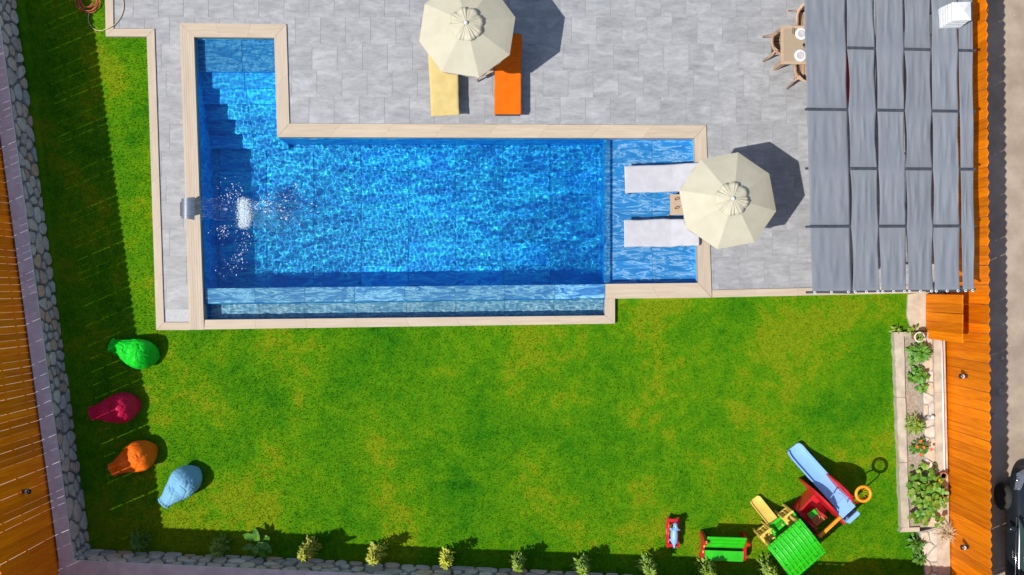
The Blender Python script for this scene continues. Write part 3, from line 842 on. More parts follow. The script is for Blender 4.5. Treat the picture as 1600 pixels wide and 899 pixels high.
# ------------------------------------------------------------------ stone walls with render cap, and fences
def uv_frame(a, b):
    a = Vector((a[0], a[1], 0)); b = Vector((b[0], b[1], 0)); d = (b - a); L = d.length; return a, d.normalized(), L
def stone_wall(name, label, a, b, out, h, cell, capw, seed):
    """a-b ground line of the garden face, out = horizontal unit vector pointing away from the garden"""
    t = thing(name, label, 'stone wall', (0, 0, 0))
    A, d, L = uv_frame(a, b); out = Vector((*out, 0)); bat = .03
    rr = random.Random(seed)
    def pt(u, v, dep): return A + d * u + out * (bat * v / h - dep) + Vector((0, 0, v))
    core = MB()
    p = [pt(0, 0, -.045), pt(L, 0, -.045), pt(L, h - .06, -.045), pt(0, h - .06, -.045)]
    q = [A + out * .40 + Vector((0, 0, -.8)), A + d * L + out * .40 + Vector((0, 0, -.8)), A + d * L + out * .40 + Vector((0, 0, h - .06)), A + out * .40 + Vector((0, 0, h - .06))]
    core.add(p + q, [(0, 1, 2, 3), (7, 6, 5, 4), (3, 2, 6, 7), (0, 3, 7, 4), (1, 5, 6, 2)])
    core.obj('mortar_core', MT['mortar'], t)
    # stones
    pts = []; rows = max(2, round(h / cell)); ch = h / rows; u = 0
    nc = int(L / (cell * 1.05))
    tries = 0
    while tries < 9000 and len(pts) < 290:
        tries += 1; q = (rr.uniform(0, L), rr.uniform(.02, h - .06)); md = cell * (.62 + .5 * noise.noise((q[0] * 1.3, seed, q[1])) + .25)
        if all((q[0] - o[0]) ** 2 + (q[1] - o[1]) ** 2 * 1.15 > md * md for o in pts): pts.append(q)
    bound = [(0, 0), (L, 0), (L, h - .05), (0, h - .05)]
    n = 0
    flip = d.cross(Vector((0, 0, 1))).dot(out) > 0
    for cell_ in voronoi(pts, bound):
        if not cell_: continue
        c2 = shrink(cell_, rr.choice((.012, .02, .03, .045)) + rr.uniform(0, .012))
        if len(c2) < 3 or area(c2) < .006: continue
        c2 = rounded(c2, .28); k = len(c2); cx = sum(x for x, _ in c2) / k; cy = sum(y for _, y in c2) / k
        dep = rr.uniform(.0, .03); V = []
        for ring, dd, s in ((0, -.05, 1), (1, dep - .008, 1), (2, dep + .004, .93)):
            for x, y in c2:
                V.append(pt(cx + (x - cx) * s, cy + (y - cy) * s, dd + (rr.uniform(-.006, .006) if ring == 2 else 0)))
        V.append(pt(cx, cy, dep + .006)); F = []
        for ring in (0, 1):
            for i in range(k):
                j = (i + 1) % k; f = (ring * k + i, ring * k + j, (ring + 1) * k + j, (ring + 1) * k + i); F.append(f)
        for i in range(k): F.append((2 * k + i, 2 * k + (i + 1) % k, 3 * k))
        if flip: F = [f[::-1] for f in F]
        o = MB().add(V, F).obj('stone', MT['stone'], t); n += 1
    # cap, in lengths
    nseg = max(1, round(L / 3.6))
    for i in range(nseg):
        u0, u1 = L * i / nseg + .002, L * (i + 1) / nseg - .002
        e0 = A + d * u0 + out * (bat - .01); e1 = A + d * u1 + out * (bat - .01)
        q = [(e0.x, e0.y), (e1.x, e1.y), (e1.x + out.x * capw, e1.y + out.y * capw), (e0.x + out.x * capw, e0.y + out.y * capw)]
        MB().prism(q, h - .06, h).obj('cap_slab', MT['cap'], t)
    return t, n
HW = .97
lw_a, lw_b = W(-16, -290, 0), W(142, 858, 0)
dl = (lw_b - lw_a).normalized(); out_l = (dl.y, -dl.x)
if out_l[0] > 0: out_l = (-out_l[0], -out_l[1])
lw_s = W(23, -8, 0)
t, n1 = stone_wall('stone_retaining_wall', 'grey rubble stone wall with lilac render cap along the left side', (lw_s.x - (dl.x * 0), lw_s.y), (lw_b.x, lw_b.y), out_l, HW, .33, .33, 11)
bw_b = W(1490, 921, 0); db = (bw_b - lw_b).normalized(); out_b = (-db.y, db.x)
if out_b[1] > 0: out_b = (-out_b[0], -out_b[1])
bw_e = W(1075, 902, 0)
t, n2 = stone_wall('stone_retaining_wall', 'grey rubble stone wall with render cap along the bottom edge', (lw_b.x, lw_b.y), (bw_e.x, bw_e.y), out_b, HW, .36, .34, 12)
t, n3 = stone_wall('stone_retaining_wall', 'short stone wall at the bottom right behind the climbing frame', (bw_e.x + .01, bw_e.y), (W(1440, 919, 0).x, W(1440, 919, 0).y), out_b, HW, .36, .34, 13)
print('STONES', n1, n2, n3)
# corner piece closing the two caps
cA = Vector((lw_b.x, lw_b.y)); ol = Vector(out_l); ob = Vector(out_b)
mbc = MB().prism([tuple(cA + ol * .018), tuple(cA + ol * .35), tuple(cA + ol * .35 + ob * .36), tuple(cA + ob * .36), tuple(cA + ob * .018)], -.8, HW - .003)
o = mbc.obj('wall_corner_pier', MT['cap']); tag(o, 'lilac rendered corner where the left and bottom walls meet', 'wall pier')

def plank_mesh(w, h, th, tip, name='plank'):
    m_ = MB(); z = h - tip
    prof = [(-w / 2, 0), (w / 2, 0), (w / 2, z), (0, h), (-w / 2, z)]
    V = [(x, -th / 2, zz) for x, zz in prof] + [(x, th / 2, zz) for x, zz in prof]
    F = [(0, 1, 2, 3, 4), (9, 8, 7, 6, 5)] + [(i, i + 5, (i + 1) % 5 + 5, (i + 1) % 5) for i in range(5)]
    return V, F
def fence(name, label, a, b, z0, ztop, pitch, gap, mat, side, tip=.10, th=.022, jitter=0.0, rails=(.35, 1.2, 2.0), seed=1, segs=None, overlap=False, gj=0.0):
    A, d, L = uv_frame(a, b); t = thing(name, label, 'fence', (A.x, A.y, 0), math.atan2(d.y, d.x))
    n = int(round(L / pitch)); rr = random.Random(seed); meshes = {}
    for i in range(n):
        zt = ztop if segs is None else segs((i + .5) * pitch)
        hh = round((zt - z0), 2)
        if hh not in meshes:
            V, F = plank_mesh(pitch - gap, hh, th, tip); meshes[hh] = MB().add(V, F).mesh('plank', mat)
        o = link('plank', meshes[hh], t, ((i + .5) * pitch + rr.uniform(-1, 1) * gj, (th * .8 if (overlap and i % 2) else 0) + rr.uniform(-jitter, jitter) * .3, z0 + rr.uniform(-jitter, jitter)), (0, rr.uniform(-.003, .003) if jitter else 0, rr.uniform(-.05, .05) if jitter else 0))
    yy = side * (th / 2 + .025 + (th if overlap else 0))
    for rz_ in rails: MB().bar((0, yy, z0 + rz_), (n * pitch, yy, z0 + rz_), .04, .08).obj('rail', MT['rail'], t)
    np_ = max(2, int(L / 2.4))
    for i in range(np_ + 1):
        x = min(n * pitch - .05, .05 + i * (n * pitch - .1) / np_); zt = (ztop if segs is None else segs(x)) - .25
        MB().bar((x, yy + side * .06, z0 - .3), (x, yy + side * .06, zt), .08).obj('post', MT['rail'], t)
    return t, A, d, n
# right fence (sunlit face towards the garden)
ra = Vector(((1550.5 - 800) * PX * (1 - 2.3 / CAM_H), 470 * PX * -1, 0)); rb = Vector(((1541.0 - 800) * PX * (1 - 2.3 / CAM_H), 9.0, 0))
fr, A_, d_, nr = fence('wooden_fence', 'bright orange varnished plank fence with pointed tops along the road on the right', ra, rb, -.05, 2.3, .216, .007, MT['plank'], -1, tip=.085, th=.024, rails=(.4, 1.2, 1.95), overlap=False, jitter=.004)
# nail rows
for zr_ in (.4, 1.2, 1.95):
    mb = MB()
    for i in range(nr):
        for q in (-.05, .05): mb.box(((i + .5) * .216 + q, .0155, -.05 + zr_), (.009, .008, .009))
    o = mb.obj('nail_row', MT['chrome'], fr); o['kind'] = 'stuff'
# stepped panel in front of it
pa, pb = W(1446, 529, 0), W(1446, 461, 0)
fence('fence_panel', 'orange plank fence panel jutting in front of the right fence below the pergola', (pa.x, pa.y), (pb.x, pb.y), 0.0, 2.05, .215, .007, MT['plank'], -1, tip=.0001, rails=(.4, 1.3), jitter=.004)
# left fence (shaded face, sun through its gaps)
lf_off = .35
la = Vector((lw_b.x + out_l[0] * lf_off + out_b[0] * .37, lw_b.y + out_l[1] * lf_off + out_b[1] * .37, 0)); lb = la - dl * 15.6
fl, _, _, nl = fence('wooden_fence', 'orange slatted plank fence with sun through its gaps on top of the left wall', (la.x, la.y), (lb.x, lb.y), .80, 3.5, .160, .008, gj=.0025, mat=MT['plank_lifted'], side=1, tip=.085, jitter=.003, rails=(.5, 1.4, 2.25), seed=5)
# bottom fence
ba = Vector((lw_b.x + out_b[0] * lf_off + out_l[0] * .37, lw_b.y + out_b[1] * lf_off + out_l[1] * .37, 0)); bb = Vector((W(1490, 921).x, W(1490, 921).y, 0)) + Vector((*out_b, 0)) * lf_off
def bot_h(x):
    X = ba.x + x
    if X < W(425, 0).x: return 3.5
    if X < W(1205, 0).x: return 2.86
    return 3.55
fbm, A2, d2, nb = fence('wooden_fence', 'orange plank fence along the bottom edge, mostly outside the picture', (ba.x, ba.y), (bb.x, bb.y), .80, 2.9, .19, .004, MT['plank_lifted'], -1, tip=.085, segs=bot_h, seed=8, rails=(.5, 1.4))
x_r0 = W(640, 0).x - ba.x; x_r1 = W(1300, 0).x - ba.x
MB().bar((x_r0, -.05, 2.92), (x_r1, -.05, 3.22), .05).obj('top_pole', MT['rail'], fbm)

# spotlights on the fences
def spot(loc, rz, label):
    t = thing('garden_spotlight', label, 'spotlight', loc, rz, 'small spotlights on the fences')
    MB().box((-.03, 0, 0), (.06, .07, .07)).obj('bracket', MT['dark'], t)
    MB().tube([(-.05, 0, 0), (-.17, 0, .03)], [.05, .06], 12).obj('lamp_body', MT['dark'], t, True)
    MB().lathe([(.0, 0), (.045, .0), (.045, .02), (.0, .025)], 12, (-.12, 0, .05)).obj('lens', MT['white'], t, True)
for (x, y, z, l) in ((1506, 588, 1.2, 'small round spotlight halfway down the right fence'), (1515, 855, 1.2, 'small spotlight on the right fence near the bottom right corner')):
    p = W(x, y, z); ft = (p.y - ra.y) / (rb.y - ra.y); xx = ra.x + (rb.x - ra.x) * ft; spot((xx - .02, p.y, z), 0, l)
p = W(37, 768, 2.1); ft = (p.y - la.y) / (lb.y - la.y); spot((la.x + (lb.x - la.x) * ft + .02, p.y, 2.1), PI, 'small spotlight on the left fence near the lower left corner')

# ------------------------------------------------------------------ pergola
pg = thing('pergola', 'dark metal pergola roofed with grey woven fabric strips at the top right', 'pergola', (0, 0, 0))
ZP = 2.62
rails_y = [75, 172.5, 265, 356, 457]
def rail_pts(y):
    k = (y - 75) / (457 - 75)
    xl = 1257.5 + 2 * k; xr = 1524
    yl = y - 1.5 + (1.5 if y > 400 else 0); yr = y + 4.5 - 9 * k
    return W(xl, yl, ZP), W(xr, yr, ZP)
RA = []
for y in [-118, -21] + rails_y:
    a, b = rail_pts(y); RA.append((a, b)); MB().bar(a, b, .05, .05).obj('rail', MT['metal'], pg)
fr_l = [a for a, b in RA]; fr_r = [b for a, b in RA]
for i in range(len(RA) - 1):
    for e, nm in ((0.30, 'post_beam'), (.97, 'post_beam')):
        p = RA[i][0].lerp(RA[i][1], e) - Vector((0, 0, .24)); q = RA[i + 1][0].lerp(RA[i + 1][1], e) - Vector((0, 0, .24)); MB().bar(p, q, .08, .1).obj('beam', MT['metal'], pg)
for i in (1, 3, 6):
    for e in (.30, .97):
        p = RA[i][0].lerp(RA[i][1], e); MB().bar((p.x, p.y, ZD), (p.x, p.y, ZP - .28), .1).obj('post', MT['metal'], pg)
edges_t = [(1258, 1322), (1323.5, 1367), (1369, 1412), (1413, 1455), (1455.5, 1497), (1498, 1520)]   # at the rail y=75
edges_b = [(1268, 1330.5), (1332.5, 1375), (1376, 1416.5), (1418, 1458.5), (1459.5, 1500), (1504, 1522.5)]  # at y=457
for s, ((l0, r0), (l1, r1)) in enumerate(zip(edges_t, edges_b)):
    V = []; F = []; nu, nv = 110, 22; ytop, ybot = -118, 457
    rr = random.Random(s + 3)
    for i in range(nu):
        y = ytop + (ybot - ytop) * i / (nu - 1)
        k = (y - 75) / (457 - 75)
        xl = l0 + (l1 - l0) * k; xr = r0 + (r1 - r0) * k
        # pinched at the rails, belly between; over/under weave
        seg = 0; ry = [-118, -21] + rails_y
        for q in range(len(ry) - 1):
            if ry[q] <= y <= ry[q + 1]: seg = q
        f = (y - ry[seg]) / (ry[seg + 1] - ry[seg])
        pinch = (2.0 if s < 5 else .5) * math.sin(PI * f) * (1 if s in (1, 3) else .5)
        over0 = 1 if (seg + s) % 2 == 0 else -1; over1 = -over0
        h0, h1 = over0 * .036, over1 * .036
        if seg == len(ry) - 2: h1 = .034
        if seg == 0: pass
        hz = h0 + (h1 - h0) * (3 * f * f - 2 * f ** 3) 
        xl += pinch + 1.6 * noise.noise((y * .012, s * 4.0, 1)); xr -= pinch * (1.1 if s != 0 else .6) - 1.2 * noise.noise((y * .012, s * 4.0, 7))
        sag = -.05 * math.sin(PI * f)
        yt = (4.5 - 9 * k + 1.5) / 266
        for j in range(nv):
            v = j / (nv - 1); x = xl + (xr - xl) * v
            yy = y - 1.5 + (x - 1258) * yt
            wr = .034 * noise.noise((x * .11 + s * 9, y * .012, s)) + .055 * max(0, noise.noise((x * .26 + y * .01, y * .022, s + 5)) - .12)
            z = ZP + hz + sag + wr * math.sin(PI * min(1, max(0, f))) ** .5 if 0 < f < 1 else ZP + hz
            V.append(W(x, yy, z))
    for i in range(nu - 1):
        for j in range(nv - 1): a = i * nv + j; F.append((a, a + nv, a + nv + 1, a + 1))
    o = MB().add(V, F).obj('fabric_strip', MT['shade'], pg, True); sd = o.modifiers.new('t', 'SOLIDIFY'); sd.thickness = .003
    for q in ((.08, .5, .92) if s < 5 else (.25, .85)):
        x = l1 + (r1 - l1) * q; p = W(x, 458.0 + (x - 1258) * (-3 / 266) - .8, ZP + .045)
        MB().lathe([(.0, .012), (.03, .012), (.03, 0), (.012, -.004)], 10, p).obj('eyelet', MT['white'], pg)
        MB().box((p.x, p.y, p.z + .014), (.024, .024, .02)).obj('eyelet_hole', MT['dark'], pg)

# ------------------------------------------------------------------ chimney beside the pergola
cap_c = W(1504, 17, 3.22)
ch = thing('barbecue_chimney', 'white square chimney with stepped neck and pyramid cap at the top right', 'chimney', (cap_c.x, cap_c.y, ZD), R(1.5))
MB().box((-.02, 0, 1.25), (.42, .42, 2.5)).obj('shaft', MT['white'], ch)
zz = 2.52
for k in range(4): MB().box((-.02, 0, zz + .045), (.43 - .012 * k, .43 - .012 * k, .104)).obj('neck_tier', MT['white'], ch); zz += .11
MB().box((-.02, 0, 2.8), (.30, .30, .40)).obj('neck_core', MT['white'], ch)
s_ = .195; zt = 2.98
MB().add([(-s_, -s_, zt), (s_, -s_, zt), (s_, s_, zt), (-s_, s_, zt), (-s_, -s_, zt + .10), (s_, -s_, zt + .10), (s_, s_, zt + .10), (-s_, s_, zt + .10), (0, 0, zt + .20)],
         [(3, 2, 1, 0), (0, 1, 5, 4), (1, 2, 6, 5), (2, 3, 7, 6), (3, 0, 4, 7), (4, 5, 8), (5, 6, 8), (6, 7, 8), (7, 4, 8)]).obj('pyramid_cap', MT['white'], ch)

# ------------------------------------------------------------------ dining set
tc = W(1262, 70.5, .85)
tb = thing('dining_table', 'beige rectangular dining table half under the pergola edge', 'table', (tc.x, tc.y, ZD), 0)
TX, TY = 1.26, .90
for (cx, cy, sx, sy) in ((0, TY / 2 - .035, TX, .07), (0, -TY / 2 + .035, TX, .07), (TX / 2 - .035, 0, .07, TY - .142), (-TX / 2 + .035, 0, .07, TY - .142)):
    MB().box((cx, cy, .735), (sx, sy, .04)).obj('table_frame', MT['tabletop'], tb)
MB().box((0, 0, .737), (TX - .142, TY - .142, .03)).obj('table_top', MT['tabletop_in'], tb)
for a in (-1, 1):
    for b in (-1, 1):
        MB().add([(a * (TX / 2 - .02) + x_, b * (TY / 2 - .02) + y_, .715) for x_, y_ in ((0, 0), (-a * .13, 0), (-a * .13, -b * .13), (0, -b * .13))] +
                 [(a * (TX / 2 - .01) + x_, b * (TY / 2 - .01) + y_, 0) for x_, y_ in ((0, 0), (-a * .07, 0), (-a * .07, -b * .07), (0, -b * .07))],
                 [(0, 1, 2, 3), (7, 6, 5, 4), (0, 4, 5, 1), (1, 5, 6, 2), (2, 6, 7, 3), (3, 7, 4, 0)]).obj('leg', MT['wicker'], tb)
for k, (x, y) in enumerate(((1252, 53), (1250.5, 87))):
    p = W(x, y, .87); o = thing('plate', ('upper' if k == 0 else 'lower') + ' white round plate on the dining table', 'plate', (p.x, p.y, ZD + .757))
    MB().lathe([(.05, 0), (.085, .004), (.142, .02), (.142, .026), (.09, .012), (.0, .010)], 32).obj('dish', MT['porcelain'], o, True)
    MB().lathe([(.075, .013), (.088, .020), (.088, .022), (.075, .016)], 32).obj('rim_ring', MT['grout'], o, True)
for k in range(3):
    p = W(1239 + k * 2.6, 48 + k, .87); o = MB().box((0, 0, 0), (.012, .15, .006)).obj('cutlery', MT['dark']); o.location = (p.x, p.y, ZD + .762)
    tag(o, ('knife', 'fork', 'spoon')[k] + ' lying beside the upper plate on the dining table', 'cutlery')
p = W(1256.5, 70.5, .87); o = thing('ashtray', 'small dark ashtray between the two plates', 'ashtray', (p.x, p.y, ZD + .757)); MB().lathe([(.035, 0), (.04, .03), (.03, .03), (.025, .01), (0, .01)], 14).obj('bowl', MT['dark'], o)

def chair(loc, rz, label):
    """faces +x; origin under the seat centre"""
    t = thing('armchair', label, 'chair', loc, rz, 'beige resin armchairs round the dining table')
    w = .27
    for k in range(6):
        y = -.20 + k * .08; MB().box((.03, y, .43), (.42, .066, .02)).obj('seat_slat', MT['wicker'], t)
    MB().box((-.01, 0, .405), (.44, .46, .03)).obj('seat_frame', MT['dark'], t)
    pts = []
    for i in range(25):
        a = PI * i / 24; pts.append((-.02 - .30 * math.sin(a), w * math.cos(a) * 1.02, .66 + .16 * math.sin(a) ** 1.5))
    pts = [(.20, w, .62)] + pts + [(.20, -w, .62)]
    MB().tube(pts, .023, 8, sx=1.7).obj('arm_rail', MT['wicker'], t, True)
    # back shell
    V = []; F = []; n = 13
    for i in range(n):
        a = PI * (.18 + .64 * i / (n - 1))
        for q in range(4):
            f = q / 3; z = .46 + f * (.34 + .0) ; rr_ = .24 + .055 * f; V.append((-.02 - rr_ * math.sin(a), (w - .03 + .02 * f) * math.cos(a), z))
    for i in range(n - 1):
        for q in range(3): a = i * 4 + q; F.append((a, a + 4, a + 5, a + 1))
    o = MB().add(V, F).obj('backrest', MT['wicker'], t, True); sd = o.modifiers.new('t', 'SOLIDIFY'); sd.thickness = .02
    for a in (-1, 1):
        MB().tube([(.20, a * w, .62), (.22, a * (w - .02), .43), (.27, a * (w + .01), 0)], [.022, .026, .02], 8, sx=1.4).obj('leg', MT['wicker'], t, True)
        MB().tube([(-.22, a * .20, .70), (-.22, a * (w - .04), .43), (-.33, a * (w + .02), 0)], [.02, .026, .02], 8, sx=1.4).obj('leg', MT['wicker'], t, True)
    return t
p = W(1222, 71, .5); chair((p.x - .02, p.y, ZD), 0, 'beige armchair at the left end of the dining table')
p = W(1259, 33, .5); chair((p.x, p.y + .02, ZD), -PI / 2, 'beige armchair on the upper side of the dining table')
p = W(1256, 112, .5); chair((p.x, p.y, ZD), PI / 2, 'beige armchair on the lower side of the dining table')
# red bench under the pergola
p = W(1334, 112, .5); bn = thing('bench', 'red cushioned bench glimpsed through the gap between pergola strips', 'bench', (p.x, p.y, ZD))
MB().box((0, 0, .42), (.6, 1.5, .12)).obj('cushion', MT['red_cushion'], bn)
MB().box((0, 0, .33), (.62, 1.52, .05)).obj('seat', MT['wicker'], bn)
for a in (-1, 1):
    for b in (-1, 1): MB().bar((a * .26, b * .7, .31), (a * .26, b * .7, 0), .05).obj('leg', MT['wicker'], bn)

# ------------------------------------------------------------------ hose
pts = []
hz = .03
rh = random.Random(2)
for i in range(0, 170):
    a = i / 170 * 2 * PI * 5.3; rx = .21 + .07 * math.sin(i * .045) ; q = W(139 + 1.5 * math.sin(i * .09), 2.5, 0)
    pts.append((q.x + rx * math.cos(a) * (1 + .05 * math.sin(i * .3)), q.y + (rx * 1.05) * math.sin(a), .03 + .020 * i / 32))
hs = thing('garden_hose', 'coiled red garden hose on the grass with a pale end trailing onto the deck', 'hose')
MB().tube(pts, .011, 6).obj('hose_coil', MT['hose_red'], hs, True)
pl = [(139, 20, .04), (138, 26, .03), (138.5, 34, .03), (143, 42, .03), (150, 47, .04), (158, 48, .08), (165, 46, .16), (174, 42, .16), (183, 35, .125), (189, 26, .125), (192.5, 16, .125), (193, 6, .125), (191, -4, .125), (187, -14, .125)]
P = [W(*q) for q in pl]
def smooth_path(P, n=6):
    out = []
    for i in range(len(P) - 1):
        p0 = P[max(0, i - 1)]; p1 = P[i]; p2 = P[i + 1]; p3 = P[min(len(P) - 1, i + 2)]
        for k in range(n):
            t = k / n; out.append(.5 * ((2 * p1) + (p2 - p0) * t + (2 * p0 - 5 * p1 + 4 * p2 - p3) * t * t + (-p0 + 3 * p1 - 3 * p2 + p3) * t ** 3))
    return out + [P[-1]]
MB().tube(smooth_path(P), .011, 6).obj('hose_end', MT['hose_pale'], hs, True)

# ------------------------------------------------------------------ planter and stone strip on the right
pt_ = thing('planter', 'narrow raised soil bed with pale concrete kerb between lawn and right fence', 'planter')
def poly_obj(pts, z0, z1, name, m, parent): return MB().prism([P2(x, y, z1) for x, y in pts], z0, z1).obj(name, m, parent)
rk_ = random.Random(9)
for i in range(3):   # kerb cast in three lengths with a broken lawn-side edge
    t0, t1 = i / 3 + .001, (i + 1) / 3 - .001; a_, b_, c_, d_ = (1397, 519), (1412, 519), (1421, 825), (1409, 825)
    pl_ = [lerp2(a_, d_, t0 + (t1 - t0) * q / 14) for q in range(15)]; pl_ = [(x + rk_.uniform(-.9, .9), y) for x, y in pl_]
    pr_ = [lerp2(b_, c_, t1 + (t0 - t1) * q / 7) for q in range(8)]; pr_ = [(x + rk_.uniform(-.4, .4), y) for x, y in pr_]
    poly_obj(pl_ + pr_, -.05, .20, 'kerb', MT['pale_concrete'], pt_)
poly_obj([(1412.4, 519), (1474, 519), (1474, 526), (1412.6, 526)], -.05, .20, 'kerb', MT['pale_concrete'], pt_)
poly_obj([(1410, 825.3), (1437, 824), (1437, 831), (1406, 832)], -.05, .20, 'kerb', MT['pale_concrete'], pt_)
poly_obj([(1412, 526), (1440, 526), (1446, 824), (1421, 824)], -.05, .13, 'soil', MT['soil'], pt_)
pv = structure('stone_paving')
bd = [P2(1440, 526.3, .2), P2(1458, 526.3, .2), P2(1466, 960, .2), P2(1438, 960, .2), P2(1438, 831, .2), P2(1446, 824, .2)]
MB().prism([P2(1440, 526.3, .2), P2(1457.5, 526.3, .2), P2(1465, 824, .2), P2(1446.5, 824, .2)], -.05, .19).obj('mortar_bed', MT['mortar_pale'], pv)
MB().prism([P2(1437.2, 831.5, .2), P2(1465, 824.2, .2), P2(1468, 950, .2), P2(1452, 950, .2), P2(1448, 890, .2)], -.05, .19).obj('mortar_bed', MT['mortar_pale'], pv)
rr = random.Random(31)
for quad, nc in (((P2(1440.5, 527, .2), P2(1457.5, 527, .2), P2(1465, 824, .2), P2(1447, 824, .2)), 17), ((P2(1438, 832, .2), P2(1465, 826, .2), P2(1468, 945, .2), P2(1450, 945, .2)), 7)):
    pts = []
    for i in range(nc):
        v = (i + .5) / nc
        l = lerp2(quad[0], quad[3], v); r_ = lerp2(quad[1], quad[2], v); pts.append(lerp2(l, r_, .5 + (-.26 if i % 2 else .26) + rr.uniform(-.12, .12)))
        if i % 3 == 0: pts.append(lerp2(l, r_, .5 - (-.3 if i % 2 else .3)))
    for cl in voronoi(pts, ccw(quad)):
        if not cl: continue
        c2 = shrink(cl, .014)
        if len(c2) >= 3 and area(c2) > .004: MB().prism(rounded(c2, .15), .15, .21 + rr.uniform(0, .02), .02).obj('paving_stone', MT['slab'], pv)
strip(P2(1458.3, 526.5, .22), P2(1465.5, 960, .22), P2(1486, 960, .22), P2(1476, 526.5, .22), 5, -.05, .24, MT['pale_concrete'], 'concrete_slab', pv)
poly_obj([(1419, 460), (1446.5, 457), (1446.5, 517), (1424, 517), (1417, 492)], -.05, .06, 'concrete_pad', MT['pale_concrete'], pv)
poly_obj([(1446.5, 529.5), (1476, 529.5), (1476, 457), (1446.5, 457)], -.05, .05, 'concrete_pad', MT['pale_concrete'], pv)
# white pipe
a, b = W(1471.5, 533, .3), W(1476, 742, .3)
o = MB().tube([a, a.lerp(b, .5), b], .02, 8).obj('pipe', MT['white'], None, True); tag(o, 'thin white pipe running along the foot of the right fence', 'pipe')
# white garden ball lamp
p = W(1457, 652, .3); t = thing('ball_lamp', 'small white ball lamp on the stone strip by the planter', 'lamp', (p.x, p.y, .22))
MB().lathe([(.03, 0), (.03, .05)], 10).obj('lamp_base', MT['dark'], t); MB().ball((0, 0, .09), .05, 12, 8).obj('globe', MT['white'], t, True)

# ------------------------------------------------------------------ plants
def leaf_shape(L, Wd, curl=.2):
    V = [(0, 0, 0), (L * .3, -Wd * .5, .02 * L), (L * .3, 0, -.0), (L * .3, Wd * .5, .02 * L), (L * .7, -Wd * .42, -curl * L * .3), (L * .7, 0, -curl * L * .38), (L * .7, Wd * .42, -curl * L * .3), (L, 0, -curl * L)]
    return V, [(0, 1, 2), (0, 2, 3), (1, 4, 5, 2), (2, 5, 6, 3), (4, 7, 5), (5, 7, 6)]
def foliage_mesh(n, rad, h, ll, lw, rr, z0=.05, taper=1.0):
    m_ = MB()
    for i in range(n):
        u = rr.random() ** .8; z = z0 + (h - z0) * u; rmax = rad * (1 - taper * u ** 1.3) + .03
        a = rr.uniform(0, 2 * PI); r = rmax * math.sqrt(rr.random()) * .75
        V, F = leaf_shape(ll * rr.uniform(.6, 1.2), lw * rr.uniform(.7, 1.2), rr.uniform(.1, .5))
        M = Matrix.Translation((r * math.cos(a), r * math.sin(a), z)) @ Matrix.Rotation(a + rr.uniform(-.8, .8), 4, 'Z') @ Matrix.Rotation(-rr.uniform(-.2, 1.1) * (.4 + u * .6), 4, 'Y') @ Matrix.Rotation(rr.uniform(-.6, .6), 4, 'X')
        m_.add([M @ Vector(v) for v in V], F)
    return m_
def shrub(px, py, h, rad, mat, label, n=150, ll=.12, lw=.05, seed=0, grp='young shrubs planted along the bottom wall', zb=0, name='shrub'):
    p = W(px, py, h * .45 + zb); t = thing(name, label, 'shrub', (p.x, p.y, zb), seed * 1.3, grp); rr = random.Random(seed)
    foliage_mesh(n, rad, h, ll, lw, rr).obj('foliage', mat, t)
    mb = MB()
    for k in range(5):
        a = 2 * PI * k / 5 + seed; mb.tube([(0, 0, 0), (.04 * math.cos(a), .04 * math.sin(a), h * .4), (rad * .5 * math.cos(a), rad * .5 * math.sin(a), h * .8)], [.012, .008, .003], 5)
    mb.obj('stem', MT['stem'], t); return t
LY, LM, LD, LG = MT['leaf_yellow'], MT['leaf_mid'], MT['leaf_dark'], MT['leaf']
shrub(218, 846, .6, .28, MT['leaf'], 'dark green bushy shrub in the lower left corner', 200, .12, .03, 1)
shrub(342, 856, .7, .22, LM, 'dull olive shrub, second along the bottom wall from the left', 200, .12, .04, 2)
shrub(403, 848, .5, .22, LG, 'broad-leaved plant with large green leaves in the bottom shade', 16, .30, .16, 3)
shrub(481, 860, 1.15, .23, LY, 'bright yellow-green shrub right of the broad-leaved plant', 260, .12, .04, 4)
shrub(587, 866, 1.15, .20, LY, 'tall yellow shrub, second of the yellow ones along the bottom wall', 230, .12, .04, 5)
shrub(698, 872, 1.1, .16, LY, 'slim yellow shrub standing below the pool centre', 170, .11, .04, 6)
shrub(809, 879, 1.05, .18, LM, 'yellow-green shrub midway along the bottom wall', 190, .11, .04, 7)
shrub(909, 884, 1.05, .20, LM, 'bushy green shrub left of the small rocking toy', 220, .12, .04, 8)
shrub(1012, 885, 1.05, .21, LM, 'green shrub just below left of the rocking toy', 230, .12, .04, 9)
shrub(1104, 889, 1.0, .25, LM, 'green shrub just below the green and red bench', 190, .11, .05, 10)
shrub(1200, 890, 1.0, .26, LM, 'yellow-green shrub beside the green playhouse roof', 190, .11, .05, 11)
G2 = 'plants in the narrow bed on the right'
shrub(1436, 551, .42, .30, LG, 'leafy green plant below the round white pot', 110, .15, .07, 21, G2, .13, 'bed_plant')
shrub(1436, 587, .30, .22, LG, 'round-leaved plant in the upper part of the bed', 60, .15, .11, 22, G2, .13, 'bed_plant')
shrub(1421, 590, .2, .1, LG, 'tiny plant left of the round-leaved plant', 24, .09, .05, 23, G2, .13, 'bed_plant')
shrub(1441, 606, .2, .11, LG, 'tiny plant below the round-leaved plant', 24, .1, .06, 24, G2, .13, 'bed_plant')
shrub(1430, 664, .45, .30, LM, 'airy green plant above the orange flowers', 170, .12, .03, 25, G2, .13, 'bed_plant')
shrub(1431, 850, .35, .22, LG, 'low green plant at the lawn edge below the bed', 90, .12, .06, 26, G2, 0, 'bed_plant')
shrub(1436, 872, .3, .16, LG, 'lowest small green plant against the stone strip', 60, .12, .06, 27, G2, 0, 'bed_plant')
shrub(1399, 516, .2, .11, LM, 'small yellow-green plant on the upper left corner of the bed', 30, .1, .05, 28, G2, 0, 'bed_plant')
